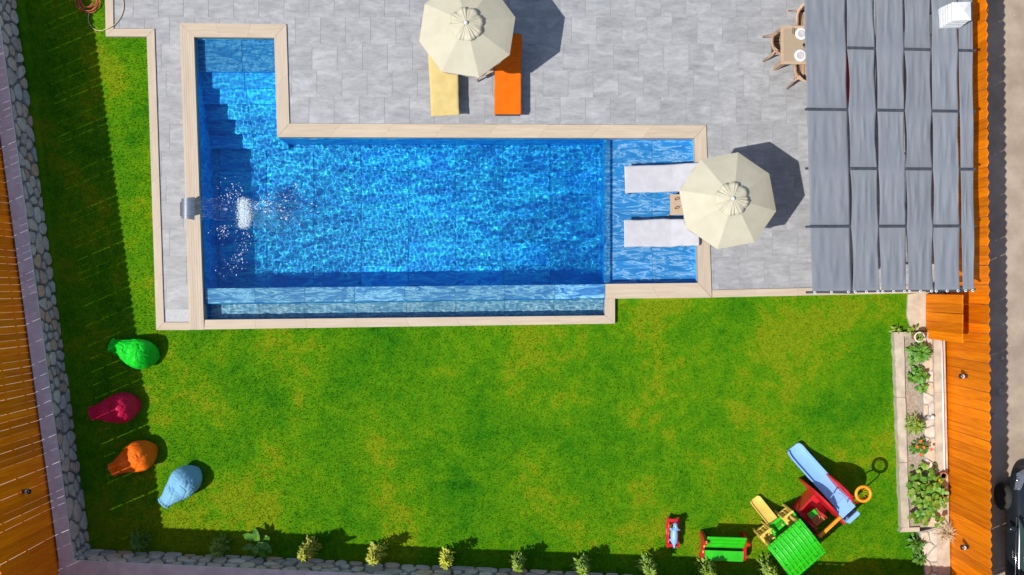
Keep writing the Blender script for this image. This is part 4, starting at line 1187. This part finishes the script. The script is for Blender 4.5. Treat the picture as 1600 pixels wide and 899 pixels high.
shrub(1428, 519, .2, .12, LM, 'small plant left of the round white pot', 30, .1, .05, 29, G2, .1, 'bed_plant')
shrub(1478, 832, .4, .22, MT['hose_pale'], 'dry straw-coloured grass tuft at the foot of the right fence', 90, .24, .012, 30, G2, .2, 'dry_grass_tuft')
t = shrub(1437, 700, .35, .22, LG, 'green plant with orange-red flowers in the bed', 90, .11, .07, 31, G2, .13, 'flowering_plant')
rr = random.Random(5)
for k, (x, y) in enumerate(((-.17, -.10), (-.02, .14), (.16, .03), (.15, -.13), (.02, -.04))):
    mb = MB()
    for q in range(6):
        a = q * PI / 3; V, F = leaf_shape(.045, .04, -.2); M = Matrix.Translation((x, y, .36)) @ Matrix.Rotation(a, 4, 'Z') @ Matrix.Rotation(-.3, 4, 'Y'); mb.add([M @ Vector(v) for v in V], F)
    mb.obj('flower', MT['flower'], t)
# the big squash plant: every leaf a part
def lobed_leaf(r, k):
    rr = random.Random(k); n = 14; V = [(0, 0, .0)]; F = []
    for ring, f in ((0, .5), (1, 1.0)):
        for i in range(n):
            a = 2 * PI * i / n; q = r * f * (1 + .16 * math.cos(a * 5) * f) * (.55 + .45 * abs(math.cos((a - PI) / 2)) if f == 1 else 1)
            V.append((q * math.cos(a) + r * .35, q * math.sin(a), -.10 * r * f * f + .05 * r * math.sin(a * 3 + k) * f))
    for i in range(n): F.append((0, 1 + i, 1 + (i + 1) % n))
    for i in range(n): F.append((1 + i, 1 + n + i, 1 + n + (i + 1) % n, 1 + (i + 1) % n))
    return MB().add(V, F)
lm = [lobed_leaf(.125, k).mesh('leaf', (LG, LM)[k % 2], True) for k in range(4)]
sq = W(1450, 773, .45); t = thing('squash_plant', 'large leafy squash plant spilling over the bed beside the right fence', 'plant', (sq.x, sq.y, .13))
rr = random.Random(77)
for k in range(240):
    x, y = rr.gauss(0, .24), rr.gauss(0, .36)
    if x > .48 or x < -.42 or abs(y) > .72: continue
    z = .42 + rr.uniform(-.22, .15) - .35 * (x * x + y * y * .6)
    o = link('leaf', lm[k % 4], t, (x - .01, y, max(.1, z)), (rr.uniform(-.5, .5), rr.uniform(-.5, .5), rr.uniform(0, 6.28))); s = rr.uniform(.38, .78); o.scale = (s, s, s)
mb = MB()
for k in range(14):
    a = k * .45; mb.tube([(0, 0, 0), (.15 * math.cos(a), .2 * math.sin(a), .25), (.33 * math.cos(a), .5 * math.sin(a), .32)], [.015, .01, .006], 5)
mb.obj('stem', MT['leaf_dark'], t)
mb = MB(); mb.ball((.26, .35, .42), .06, 10, 6); mb.obj('squash_fruit', MT['orangep'], t, True)
def pot(px, py, r, h, zb, mat, rim, label, plant=None):
    p = W(px, py, zb + h); t = thing('flower_pot', label, 'flower pot', (p.x, p.y, zb))
    MB().lathe([(r * .7, 0), (r * .92, h), (r * .80, h), (r * .7, h * .85)], 20).obj('pot', mat, t, True)
    MB().tube([(r * .9 * math.cos(a * PI / 12), r * .9 * math.sin(a * PI / 12), h) for a in range(24)], r * .12, 6, closed=True).obj('rim', rim, t, True)
    MB().lathe([(0, h * .86), (r * .8, h * .86)], 16).obj('soil', MT['soil'], t)
    if plant: foliage_mesh(30, r * .7, h + .1, .07, .03, random.Random(3), h * .8).obj('foliage', plant, t)
pot(1437, 527, .125, .28, .2, MT['terracotta'], MT['white'], 'round pot with a white rim at the top of the bed', LM)
pot(1475, 744, .085, .22, .24, MT['terracotta'], MT['terracotta'], 'small terracotta pot above the squash plant by the fence')
pot(1477, 773, .07, .2, .24, MT['terracotta'], MT['terracotta'], 'small terracotta pot among the squash leaves at the fence foot')

# ------------------------------------------------------------------ play equipment
def Z3(x, y, z): return W(x, y, z)
def ext(poly, z0, z1): return [P2(x, y, z1) for x, y in poly], z0, z1
# blue slide with red tower
sl = thing('toy_slide', 'light blue plastic slide with red side panels and a basketball hoop', 'slide')
def chute(a, b, za, zb, w, mat, parent, lip=.10, n=22, endflat=.15):
    """a foot, b head (world xy), trough along a-b"""
    A = Vector((a.x, a.y)); B = Vector((b.x, b.y)); d = (B - A); L = d.length; d.normalize(); s = Vector((-d.y, d.x))
    V = []; prof = [(-1.0, lip * .75), (-.98, lip), (-.86, lip), (-.76, .015), (-.4, 0), (.4, 0), (.76, .015), (.86, lip), (.98, lip), (1.0, lip * .75), (1.0, -.03), (-1.0, -.03)]
    for i in range(n):
        t = i / (n - 1); z = za + (zb - za) * (0 if t < endflat else ((t - endflat) / (1 - endflat)) ** 1.15 if t < .93 else 1.0)
        z = za + (zb - za) * min(1, max(0, (t - endflat) / (.93 - endflat)) ** 1.1)
        nar = 1.0 if t > .06 else .82 + .18 * t / .06
        for q, hgt in prof:
            c = A + d * (L * t) + s * (q * w / 2 * nar); V.append((c.x, c.y, z + hgt))
    m = len(prof); F = []
    for i in range(n - 1):
        for k in range(m): F.append((i * m + k, (i + 1) * m + k, (i + 1) * m + (k + 1) % m, i * m + (k + 1) % m))
    F += [tuple(range(m)), tuple(range(n * m - 1, (n - 1) * m - 1, -1))]
    return smooth_angle(MB().add(V, F).obj('chute', mat, parent), 40)
chute(Z3(1240, 699, .15), Z3(1319, 789, 1.0), .08, .95, .42, MT['blue'], sl)
def arc_panel(a, b, ztop, z0, th, mat, parent, name='side_panel', n=16, bulge=.12):
    """vertical panel on a-b (world xy) with a rounded top"""
    A = Vector((a.x, a.y)); B = Vector((b.x, b.y)); d = (B - A); L = d.length; d.normalize(); s = Vector((-d.y, d.x))
    V = []; F = []
    for sd_ in (-1, 1):
        for i in range(n):
            t = i / (n - 1); zt = z0 + (ztop - z0) * (.45 + .55 * math.sin(PI * t) ** .6)
            thk = th * (.35 + .65 * math.sin(PI * t)); c = A + d * (L * t)
            V.append((*(c + s * sd_ * th * .35), z0)); V.append((*(c + s * sd_ * thk), z0 + (zt - z0) * .6)); V.append((*(c + s * sd_ * thk * .5), zt))
    h = 3 * n
    for i in range(n - 1):
        for k in range(2):
            a_ = 3 * i + k; F.append((a_, a_ + 3, a_ + 4, a_ + 1)); F.append((h + a_, h + a_ + 1, h + a_ + 4, h + a_ + 3))
        F.append((3 * i + 2, 3 * i + 5, h + 3 * i + 5, h + 3 * i + 2)); F.append((3 * i, h + 3 * i, h + 3 * i + 3, 3 * i + 3))
    F += [(0, 1, h + 1, h), (1, 2, h + 2, h + 1)]; e = 3 * (n - 1); F += [(e, h + e, h + e + 1, e + 1), (e + 1, h + e + 1, h + e + 2, e + 2)]
    return smooth_angle(MB().add(V, F).obj(name, mat, parent), 50)
arc_panel(Z3(1268, 761, 1.1), Z3(1320, 817, 1.1), 1.22, 0, .06, MT['red'], sl)
arc_panel(Z3(1302, 746, 1.1), Z3(1344, 795, 1.1), 1.22, 0, .07, MT['red'], sl)
a, b = Z3(1296, 790, .8), Z3(1330, 775, .8)
dirv = (Z3(1320, 817, 0) - Z3(1268, 761, 0)).normalized()
MB().box((Z3(1316, 790, .93) + dirv * .05), (.34, .42, .05), math.atan2(dirv.y, dirv.x)).obj('platform', MT['blue'], sl)
for k in range(4):
    c = Z3(1313, 792, .2) + dirv * (.16 + .045 * (3 - k)); c.z = .2 + .2 * k
    MB().box(c, (.10, .34, .05), math.atan2(dirv.y, dirv.x)).obj('rung', MT['blue'], sl)
pL = smooth_path([Z3(1298, 778, 1.0), Z3(1303, 772, 1.33), Z3(1312, 772, 1.38), Z3(1321, 778, 1.30), Z3(1324, 785, 1.0)])
MB().tube(pL, .014, 8).obj('hand_rail', MT['blue'], sl, True)
# hoop on its own arm of the slide
hc = Z3(1349, 772, 1.5); hp = Z3(1338, 782, 1.3)
hpb = MB()
for i in range(24):
    pass
ring = [(hc.x + .165 * math.cos(q * PI / 14), hc.y + .165 * math.sin(q * PI / 14), 1.5) for q in range(28)]
MB().tube(ring, .036, 8, closed=True).obj('hoop', MT['orangep'], sl, True)
mb = MB()
for q in range(12):
    a = q * PI / 6; a2 = a + PI / 12
    mb.tube([(hc.x + .16 * math.cos(a), hc.y + .16 * math.sin(a), 1.49), (hc.x + .12 * math.cos(a2), hc.y + .12 * math.sin(a2), 1.38), (hc.x + .07 * math.cos(a), hc.y + .07 * math.sin(a), 1.28)], .006, 4)
mb.obj('hoop_net', MT['orangep'], sl); 
for s_ in (-1, 1):
    base = Z3(1335, 784, .95) + dirv * .12 * s_
    MB().tube(smooth_path([Vector((base.x, base.y, .7)), Vector(((base.x + hc.x) / 2 + s_ * .09, (base.y + hc.y) / 2 - .07 * 0, 1.25)), Vector((hc.x - .11 + s_ * .03, hc.y - .11, 1.49))]), .018, 6).obj('hoop_arm', MT['red'], sl, True)

# playhouse: green roof, yellow frame, small yellow slide, red deck
ph = thing('playhouse', 'plastic playhouse with ribbed green roof, yellow frame, small yellow slide and red deck', 'playhouse')
rc = [Z3(1253, 813, 1.45), Z3(1294, 866, 1.45), Z3(1242, 911, 1.45), Z3(1201, 858, 1.45)]
ux = (rc[1] - rc[0]) * .5; uy = (rc[3] - rc[0]) * .5; cc = (rc[0] + rc[2]) * .5
for o_ in (ux, uy): o_.z = 0
def RP(a, b, z): p = cc + ux * a + uy * b; return Vector((p.x, p.y, z))
def rz_(a): return 1.30 + .16 * (1 - abs(a) ** 1.6)
# roof: a curved sheet, ridge runs along uy; raised ribs in a grid
n = 12; V = []; F = []
for i in range(n + 1):
    a = -1 + 2 * i / n
    for b in (-1, 1): V.append(RP(a, b, rz_(a)))
    for b in (-1, 1): V.append(RP(a, b, rz_(a) - .04))
for i in range(n):
    k = 4 * i; F += [(k, k + 4, k + 5, k + 1), (k + 2, k + 3, k + 7, k + 6), (k, k + 2, k + 6, k + 4), (k + 1, k + 5, k + 7, k + 3)]
F += [(0, 1, 3, 2), (4 * n, 4 * n + 2, 4 * n + 3, 4 * n + 1)]
fl_ = [f[::-1] for f in F] if ux.cross(uy).z < 0 else F
smooth_angle(MB().add(V, fl_).obj('roof', MT['green'], ph), 30)
for k in range(9):
    b = -.86 + 1.72 * k / 8; P_ = [RP(a / 10, b, rz_(a / 10) + .004) for a in range(-10 if k > 0 else -10, 11)]
    MB().tube(P_, .020, 6).obj('roof_rib', MT['green'], ph, True)
for k in range(6):
    a = -.9 + 1.8 * k / 5; MB().bar(RP(a, -.95, rz_(a) + .006), RP(a, .95, rz_(a) + .006), .028, .03).obj('roof_rib', MT['green'], ph)
for (a, b) in ((-.75, -.75), (.1, -.85), (.8, -.5), (-.75, .8), (.1, .86), (.8, .85)):
    p = RP(a, b, rz_(a) + .02); MB().lathe([(.024, 0), (.024, .016), (0, .018)], 10, p).obj('roof_screw', MT['dgreen'], ph)
for a in (-1, 1):
    for b in (-1, 1): MB().bar(RP(a * .85, b * .85, 0), RP(a * .85, b * .85, 1.32), .07).obj('post', MT['yellow'], ph)
for b in (-1, 1): MB().bar(RP(-.85, b * .85, .55), RP(.85, b * .85, .55), .04, .35).obj('wall_panel', MT['dgreen'], ph)
MB().prism([tuple(RP(a, b, 0).xy) for a, b in ((-.9, -.9), (.9, -.9), (.9, .9), (-.9, .9))], .42, .47).obj('floor_board', MT['dgreen'], ph)
# small yellow slide on the north-west side
chute(Z3(1179, 779, .1), Z3(1217, 827, .6), .06, .55, .29, MT['yellow'], ph, lip=.06)
# yellow frames with green bridge at the slide's head
f0, f1 = Z3(1188, 838, .75), Z3(1237, 799, .75)
dfr = (f1 - f0).normalized(); sfr = Vector((-dfr.y, dfr.x, 0))
if sfr.y > 0: sfr = -sfr
Lf = (f1 - f0).length
for (u0, u1, m_, nm) in ((.0, .30, 'yellow', 'balcony_panel'), (.72, 1.0, 'yellow', 'balcony_panel')):
    p = f0 + dfr * Lf * u0; q = f0 + dfr * Lf * u1
    for hgt in (.35, .78): MB().bar(Vector((p.x, p.y, hgt)), Vector((q.x, q.y, hgt)), .05, .05).obj('balcony_rail', MT[m_], ph)
    for e in (p, q): MB().bar(Vector((e.x, e.y, 0)), Vector((e.x, e.y, .82)), .05).obj('post', MT[m_], ph)
    for k in range(3): r_ = p.lerp(q, (k + .5) / 3); MB().bar(Vector((r_.x, r_.y, .35)), Vector((r_.x, r_.y, .78)), .03).obj('baluster', MT[m_], ph)
    p2, q2 = p + sfr * .32, q + sfr * .32
    MB().prism([(p.x, p.y), (q.x, q.y), (q2.x, q2.y), (p2.x, p2.y)], .50, .54).obj('shelf', MT['yellow'], ph)
    MB().bar(Vector((p2.x, p2.y, .78)), Vector((p.x, p.y, .78)), .05).obj('balcony_rail', MT['yellow'], ph)
    MB().bar(Vector((q2.x, q2.y, .78)), Vector((q.x, q.y, .78)), .05).obj('balcony_rail', MT['green'], ph)
    MB().box(((p + q2) / 2).xy.to_3d() + Vector((0, 0, .56)), (.13, .05, .03), .6).obj('toy_knob', MT['yellow'], ph)
p, q = f0 + dfr * Lf * .32, f0 + dfr * Lf * .70
for k in range(4):
    o1 = sfr * (.02 + .085 * k); MB().bar(Vector((p.x, p.y, .58)) + o1, Vector((q.x, q.y, .58)) + o1, .07, .04).obj('bridge_slat', MT['dgreen' if k % 2 else 'green'], ph)
# red deck
rq = [Z3(1246, 800, .5), Z3(1275, 768, .5), Z3(1318, 818, .5), Z3(1287, 842, .5)]
MB().prism([tuple(v.xy) for v in rq[:2]] + [tuple(Z3(1297, 795, .5).xy), tuple(Z3(1268, 825, .5).xy)], .36, .42).obj('red_deck', MT['red'], ph)
for a_, b_ in ((rq[0], rq[1]), (rq[1], rq[2])):
    MB().bar(Vector((a_.x, a_.y, .3)), Vector((b_.x, b_.y, .3)), .05, .6).obj('red_panel', MT['red'], ph)
arc_panel(Z3(1262, 815, .8), Z3(1282, 831, .8), .85, .0, .04, MT['red'], ph, 'red_side', bulge=0)
arc_panel(Z3(1277, 797, .8), Z3(1298, 815, .8), .85, .0, .04, MT['red'], ph, 'red_side', bulge=0)
c = Z3(1275, 808, .7); an = math.atan2(ux.y, ux.x)
MB().box(c, (.34, .26, .05), an).obj('seat_board', MT['brownp'], ph)
MB().box(c + Vector((-.10, .09, .06)), (.13, .20, .05), an).obj('green_pad', MT['green'], ph)
MB().tube(smooth_path([c + Vector((0, -.1, .04)), c + Vector((.06, .0, .09)), c + Vector((.02, .09, .06)), c + Vector((.10, .02, .05))]), .012, 6).obj('handle', MT['brownp'], ph, True)
MB().bar(Z3(1280, 839, .95), Z3(1313, 808, .95), .07, .06).obj('orange_beam', MT['orangep'], ph)
for e in (Z3(1281, 838, .9), Z3(1312, 809, .9)): MB().bar(Vector((e.x, e.y, 0)), Vector((e.x, e.y, .92)), .05).obj('post', MT['red'], ph)

# green bench with red sides
bc = W(1131, 853, .3); bt = thing('toy_bench', 'bright green plastic bench with red sides left of the playhouse', 'bench', (bc.x, bc.y, 0), R(-2))
for a in (-1, 1):
    x = a * .50
    V = []; prof = [(-.36, 0), (-.34, .30), (-.26, .36), (-.06, .33), (.02, .40), (.10, .70), (.17, .72), (.24, .45), (.30, 0), (.16, .0), (.08, .18), (-.18, .18), (-.26, 0)]
    m_ = MB(); n = len(prof); V = [(x - .035, y, z) for y, z in prof] + [(x + .035, y, z) for y, z in prof]
    F = [tuple(range(n)), tuple(range(2 * n - 1, n - 1, -1))] + [(i, i + n, (i + 1) % n + n, (i + 1) % n) for i in range(n)]
    m_.add(V, F).obj('side_panel', MT['red'], bt)
    if a < 0:
        for k in range(4): MB().box((x + .0, -.30 + k * .155, (.34, .352, .45, .7)[k]), (.03, .05, .03)).obj('side_slot', MT['yellow'], bt)
V = []; F = []; nx, ny = 36, 18
for i in range(nx):
    for j in range(ny):
        x = -.465 + .93 * i / (nx - 1); v = j / (ny - 1); y = -.03 + .31 * v
        z = .40 + .27 * v + (.014 * (math.sin(x * 20) ** 4) if .25 < v < .35 or .6 < v < .7 else 0) - .012 * math.cos(v * PI * 6)
        V.append((x, y, z))
for i in range(nx - 1):
    for j in range(ny - 1): a = i * ny + j; F.append((a, a + ny, a + ny + 1, a + 1))
o = MB().add(V, F).obj('backrest', MT['green'], bt, True); sd = o.modifiers.new('t', 'SOLIDIFY'); sd.thickness = .03; sd.offset = -1
MB().box((0, -.225, .31), (.93, .22, .035)).obj('seat', MT['green'], bt)
MB().bar((-.465, -.34, .30), (.465, -.34, .30), .04, .05).obj('seat_edge', MT['green'], bt)
# rocking toy
rk = thing('rocking_horse', 'red-framed rocking toy with a pale blue animal seat left of the bench', 'rocking toy', (W(1053, 834, .3).x, W(1053, 834, .3).y, 0), R(-1))
for a in (-1, 1):
    pts = [(a * .125, -.36 + .72 * i / 14, .04 + .16 * abs(i / 7 - 1) ** 2.2) for i in range(15)]
    MB().tube(pts, .032, 8).obj('rocker', MT['red'], rk, True)
    pts = [(a * .115, -.30 + .6 * i / 10, .22 + .02 * math.sin(i)) for i in range(11)]
    MB().tube(pts, .026, 8).obj('side_rail', MT['red'], rk, True)
for y in (-.30, .30): MB().bar((-.15, y, .2), (.15, y, .2), .07, .08).obj('cross_bar', MT['red'], rk)
for y in (-.20, .20): MB().bar((-.12, y, .12), (.12, y, .12), .04).obj('cross_bar', MT['red'], rk)
MB().tube([(0, -.27, .36), (0, -.24, .36), (0, -.18, .37), (0, -.05, .36), (0, .08, .38), (0, .15, .42), (0, .18, .46)], [.02, .05, .085, .095, .085, .06, .05], 14, sx=.95).obj('body', MT['blue'], rk, True)
MB().ball((0, .22, .50), .075, 12, 8, (.75, 1.25, .9)).obj('head', MT['blue'], rk, True)
MB().tube([(0, -.26, .37), (.01, -.32, .34), (0, -.36, .26)], [.03, .022, .01], 8).obj('tail', MT['blue'], rk, True)
for a in (-1, 1):
    MB().ball((a * .045, .19, .56), .025, 8, 6, (.7, .7, 1.5)).obj('ear', MT['blue'], rk, True)
    MB().tube([(a * .03, .13, .46), (a * .12, .13, .47)], .014, 8).obj('handle', MT['blue'], rk, True)
    for y in (-.16, .1): MB().tube([(a * .05, y, .32), (a * .09, y, .18)], [.035, .028], 8).obj('foot', MT['blue'], rk, True)

# ------------------------------------------------------------------ car on the road
CZ = ROADZ + .004
car = thing('parked_car', 'dark grey parked car with lit headlamp and side mirror at the lower right edge', 'car', (13.0, -6.52, CZ), R(-1.0))
car['label'] = 'dark grey car parked on the road at the lower right edge'
st = [(2.16, .52, .42, .50, .36), (2.10, .70, .50, .60, .30), (1.90, .84, .64, .74, .26), (1.5, .885, .80, .88, .24), (1.0, .90, .88, .96, .22), (.72, .90, .92, 1.0, .22),
      (.0, .90, .94, 1.0, .22), (-.9, .90, .95, 1.0, .22), (-1.5, .89, .96, 1.02, .24), (-1.95, .84, .96, 1.02, .28), (-2.15, .74, .80, .88, .34)]
V = []; m = 0
for y, w, zs_, zc_, zb_ in st:
    pr = [(-w * .88, zb_), (-w * .98, zb_ + .14), (-w, (zb_ + zs_) / 2), (-w * .985, zs_ - .08), (-w * .93, zs_), (-w * .80, zs_ + (zc_ - zs_) * .55), (-w * .4, zc_ - .01), (0, zc_)]
    pr = pr + [(-x, z) for x, z in pr[-2::-1]]; m = len(pr); V += [(x, y, z) for x, z in pr]
F = []
for i in range(len(st) - 1):
    for k in range(m - 1): F.append((i * m + k, i * m + k + 1, (i + 1) * m + k + 1, (i + 1) * m + k))
    F.append((i * m + m - 1, i * m, (i + 1) * m, (i + 1) * m + m - 1))
F += [tuple(range(m - 1, -1, -1)), tuple(range((len(st) - 1) * m, len(st) * m))]
o = MB().add(V, F).obj('body', MT['carpaint'], car, True)
sb = o.modifiers.new('s', 'SUBSURF'); sb.levels = 2; sb.render_levels = 2
# cabin: glass with roof and pillars
cab = [(.95, .80, .93, .80), (.25, .70, 1.42, .70), (-.1, .69, 1.46, .62), (-.8, .68, 1.45, .62), (-1.75, .74, 1.0, .74)]
V = []; F = []
for y, w, z, w2 in cab: V += [(-w - .10 if z > 1.1 else -w, y, .93), (-w * .92 if z > 1.1 else -w, y, z), (w * .92 if z > 1.1 else w, y, z), (w + .10 if z > 1.1 else w, y, .93)]
for i in range(4):
    for k in range(3): F.append((4 * i + k, 4 * i + k + 1, 4 * i + k + 5, 4 * i + k + 4))
F += [(3, 2, 1, 0), (16, 17, 18, 19)]
smooth_angle(MB().add(V, F).obj('windows', MT['glass_dark'], car), 60)
V = [(-.66, .28, 1.425), (.66, .28, 1.425), (.65, -.1, 1.475), (.64, -.8, 1.465), (.64, -1.0, 1.36), (-.64, -1.0, 1.36), (-.64, -.8, 1.465), (-.65, -.1, 1.475)]
MB().add(V + [(x, y, z + .02) for x, y, z in V], [(8, 9, 10, 15), (15, 10, 11, 14), (14, 11, 12, 13)] + [(i, (i + 1) % 8, (i + 1) % 8 + 8, i + 8) for i in range(8)]).obj('roof', MT['carpaint'], car)
for a in (-1, 1):
    MB().tube([(a * .82, 1.0, .95), (a * .67, .27, 1.43), (a * .655, -.1, 1.47), (a * .65, -.8, 1.46), (a * .74, -1.75, 1.0)], .03, 8).obj('roof_pillar', MT['carpaint'], car, True)
    MB().bar((a * .79, -.35, .95), (a * .66, -.35, 1.46), .05, .03).obj('door_pillar', MT['dark'], car)
    MB().tube([(a * .90, .98, .945), (a * .905, 0, .955), (a * .90, -1.5, .97)], .012, 6).obj('window_trim', MT['chrome'], car, True)
    t2 = MB().ball((a * 1.0, .72, 1.00), .11, 12, 8, (1.15, .6, .62)).obj('mirror', MT['carpaint'], car, True)
    MB().bar((a * .88, .72, .95), (a * .96, .72, .98), .05, .04).obj('mirror_arm', MT['dark'], car)
    MB().box((a * .905, .05, .80), (.02, .20, .03)).obj('door_handle', MT['chrome'], car)
    # headlight
    V = [(a * .48, 2.12, .58), (a * .76, 1.99, .64), (a * .875, 1.66, .79), (a * .76, 1.66, .87), (a * .56, 1.98, .74)]
    hl = MB().add(V + [(x * .97, y - .06, z - .10) for x, y, z in V], [(0, 1, 2, 3, 4), (9, 8, 7, 6, 5)] + [(i, i + 5, (i + 1) % 5 + 5, (i + 1) % 5) for i in range(5)]).obj('headlight', MT['steel'], car)
    MB().ball((a * .77, 1.84, .715), .07, 10, 6, (1, 1.2, .7)).obj('lens', MT['chrome'], hl, True)
    for y in (1.36, -1.32):
        wh = bpy.data.objects.new('wheel', None); COL.objects.link(wh); wh.parent = car; wh.location = (a * .90, y, .33); wh.rotation_euler = (0, PI / 2 * a, 0)
        MB().lathe([(.20, -.11), (.31, -.11), (.335, -.08), (.335, .08), (.31, .11), (.20, .11)], 28).obj('tyre', MT['rubber'], wh, True)
        MB().lathe([(.0, -.05), (.20, -.05), (.205, .10), (.19, .10), (.17, .06), (.0, .07)], 20).obj('rim', MT['metal'], wh, True)
        for k in range(5):
            q = k * 2 * PI / 5; MB().bar((0, 0, .095), (.19 * math.cos(q), .19 * math.sin(q), .095), .035, .02).obj('spoke', MT['chrome'], wh)
MB().box((0, 2.13, .50), (.8, .05, .14)).obj('grille', MT['dark'], car)
MB().tube([(-.78, .93, .975), (0, 1.02, 1.0), (.78, .93, .975)], .02, 6).obj('wiper_cowl', MT['dark'], car, True)

# ------------------------------------------------------------------ rocks along the road
rr = random.Random(50)
rocks = [(1571, 338, .09), (1566, 560, .07), (1573, 572, .06), (1560, 575, .05), (1553, 565, .05), (1562, 612, .10), (1568, 600, .06), (1552, 650, .09), (1573, 555, .05), (1574, 618, .04), (1580, 656, .04), (1592, 670, .04), (1578, 540, .035), (1585, 24, .03), (1590, 330, .03), (1572, 395, .03)]
ROCKL = {0: 'pale stone at the shadow edge of the fence, well above the others', 5: 'largest grey stone in the fence shadow, left of the road', 7: 'long flat grey stone lowest in the fence shadow', 11: 'small stone out in the sunlit dirt just above the car', 10: 'small stone in the sun near the shadow edge above the car', 13: 'tiny stone on the sunlit dirt at the top right corner',
         14: 'tiny stone on the sunlit dirt right of the pale stone', 15: 'tiny stone at the shadow edge just below the pale stone'}
for k, (x, y, r) in enumerate(rocks):
    bm = bmesh.new(); bmesh.ops.create_icosphere(bm, subdivisions=2, radius=r * .7)
    for v in bm.verts: v.co = v.co * (1 + .35 * noise.noise(v.co * (3 / r * .1) + Vector((k * 7, 0, 0)))); v.co.z *= .5
    me = bpy.data.meshes.new('rock'); bm.to_mesh(me); bm.free(); me.materials.append(MT['rock'])
    p = W(x, y, ROADZ); o = link('rock', me, None, (p.x, p.y, ROADZ + r * .18), (0, 0, k)); tag(o, 'small angular grey stone lying on the dirt beside the right fence', 'rock', 'loose stones on the dirt road')
    if k in ROCKL: o['label'] = ROCKL[k]

# ------------------------------------------------------------------ grass blades over the lawn
def grass():
    r = np.random.default_rng(17); N = 420000
    X = r.uniform(P2(-10, 0, 0)[0], P2(1440, 0, 0)[0], N); Y = r.uniform(P2(0, 925, 0)[1], P2(0, -30, 0)[1], N)
    keep = inside(X, Y, [(lw_s.x + .03, lw_s.y + 1.5), (W(1425, -20).x, lw_s.y + 1.5), (W(1437, 925).x, W(0, 925).y), (lw_b.x, lw_b.y)], 0)
    keep &= inside(X, Y, [(lw_s.x, 9), (12, 9), (bb.x, bb.y + .4), (lw_b.x, lw_b.y)], 0)
    for h, gr in (([P2(162, -60, .1), P2(1480, -60, .1), P2(1480, 57, .1), P2(165, 57, .1)], .012), ([P2(229, 40, .1), P2(1108, 40, .1), P2(1112, 465, .1), P2(243, 516, .1)], .012),
              ([P2(229, 57, .1), P2(330, 57, .1), P2(330, 516, .1), P2(244, 516, .1)], .012),
              ([P2(300, 400, .1), P2(961, 400, .1), P2(961, 505.5, .1), P2(300, 515, .1)], .012), ([P2(1100, 30, .1), P2(1480, 30, .1), P2(1480, 457.5, .1), P2(1100, 465, .1)], .012),
              ([P2(1396, 518, .2), P2(1480, 518, .2), P2(1480, 832, .2), P2(1408, 832, .2)], .0), ([P2(1419, 450, .1), P2(1480, 450, .1), P2(1480, 520, .1), P2(1424, 520, .1)], .0),
              ([P2(1437, 825, .2), P2(1480, 825, .2), P2(1480, 960, .2), P2(1449, 960, .2)], 0)):
        # the deck's long lower edge slopes, so its box is cut to the real outline
        keep &= ~inside(X, Y, h, gr)
    X, Y = X[keep], Y[keep]; n = len(X)
    a = r.uniform(0, 2 * PI, n); w = r.uniform(.004, .009, n); h = r.uniform(.025, .06, n); ln = r.uniform(.2, .9, n) * h; b = r.uniform(0, 2 * PI, n)
    V = np.zeros((n, 3, 3), np.float32)
    V[:, 0, 0] = X - np.cos(a) * w; V[:, 0, 1] = Y - np.sin(a) * w; V[:, 1, 0] = X + np.cos(a) * w; V[:, 1, 1] = Y + np.sin(a) * w
    V[:, 2, 0] = X + np.cos(b) * ln; V[:, 2, 1] = Y + np.sin(b) * ln; V[:, 2, 2] = h
    me = bpy.data.meshes.new('grass'); me.vertices.add(3 * n); me.vertices.foreach_set('co', V.ravel())
    me.loops.add(3 * n); me.loops.foreach_set('vertex_index', np.arange(3 * n, dtype=np.int32)); me.polygons.add(n)
    me.polygons.foreach_set('loop_start', np.arange(0, 3 * n, 3, dtype=np.int32)); me.polygons.foreach_set('loop_total', np.full(n, 3, dtype=np.int32))
    me.update(); me.materials.append(MT['grass'])
    o = link('grass', me); o['kind'] = 'stuff'; o['label'] = 'short mown green grass blades over the lawn'
    print('BLADES', n)
grass()

# every surface under water may receive the traced caustics
for o in bpy.data.objects:
    if o.type == 'MESH' and o.name not in ('pool_water', 'basin_water'):
        r_ = o
        while r_.parent: r_ = r_.parent
        if r_.name.startswith(('swimming_pool', 'sun_lounger', 'side_table', 'towel')): o.cycles.is_caustics_receiver = True
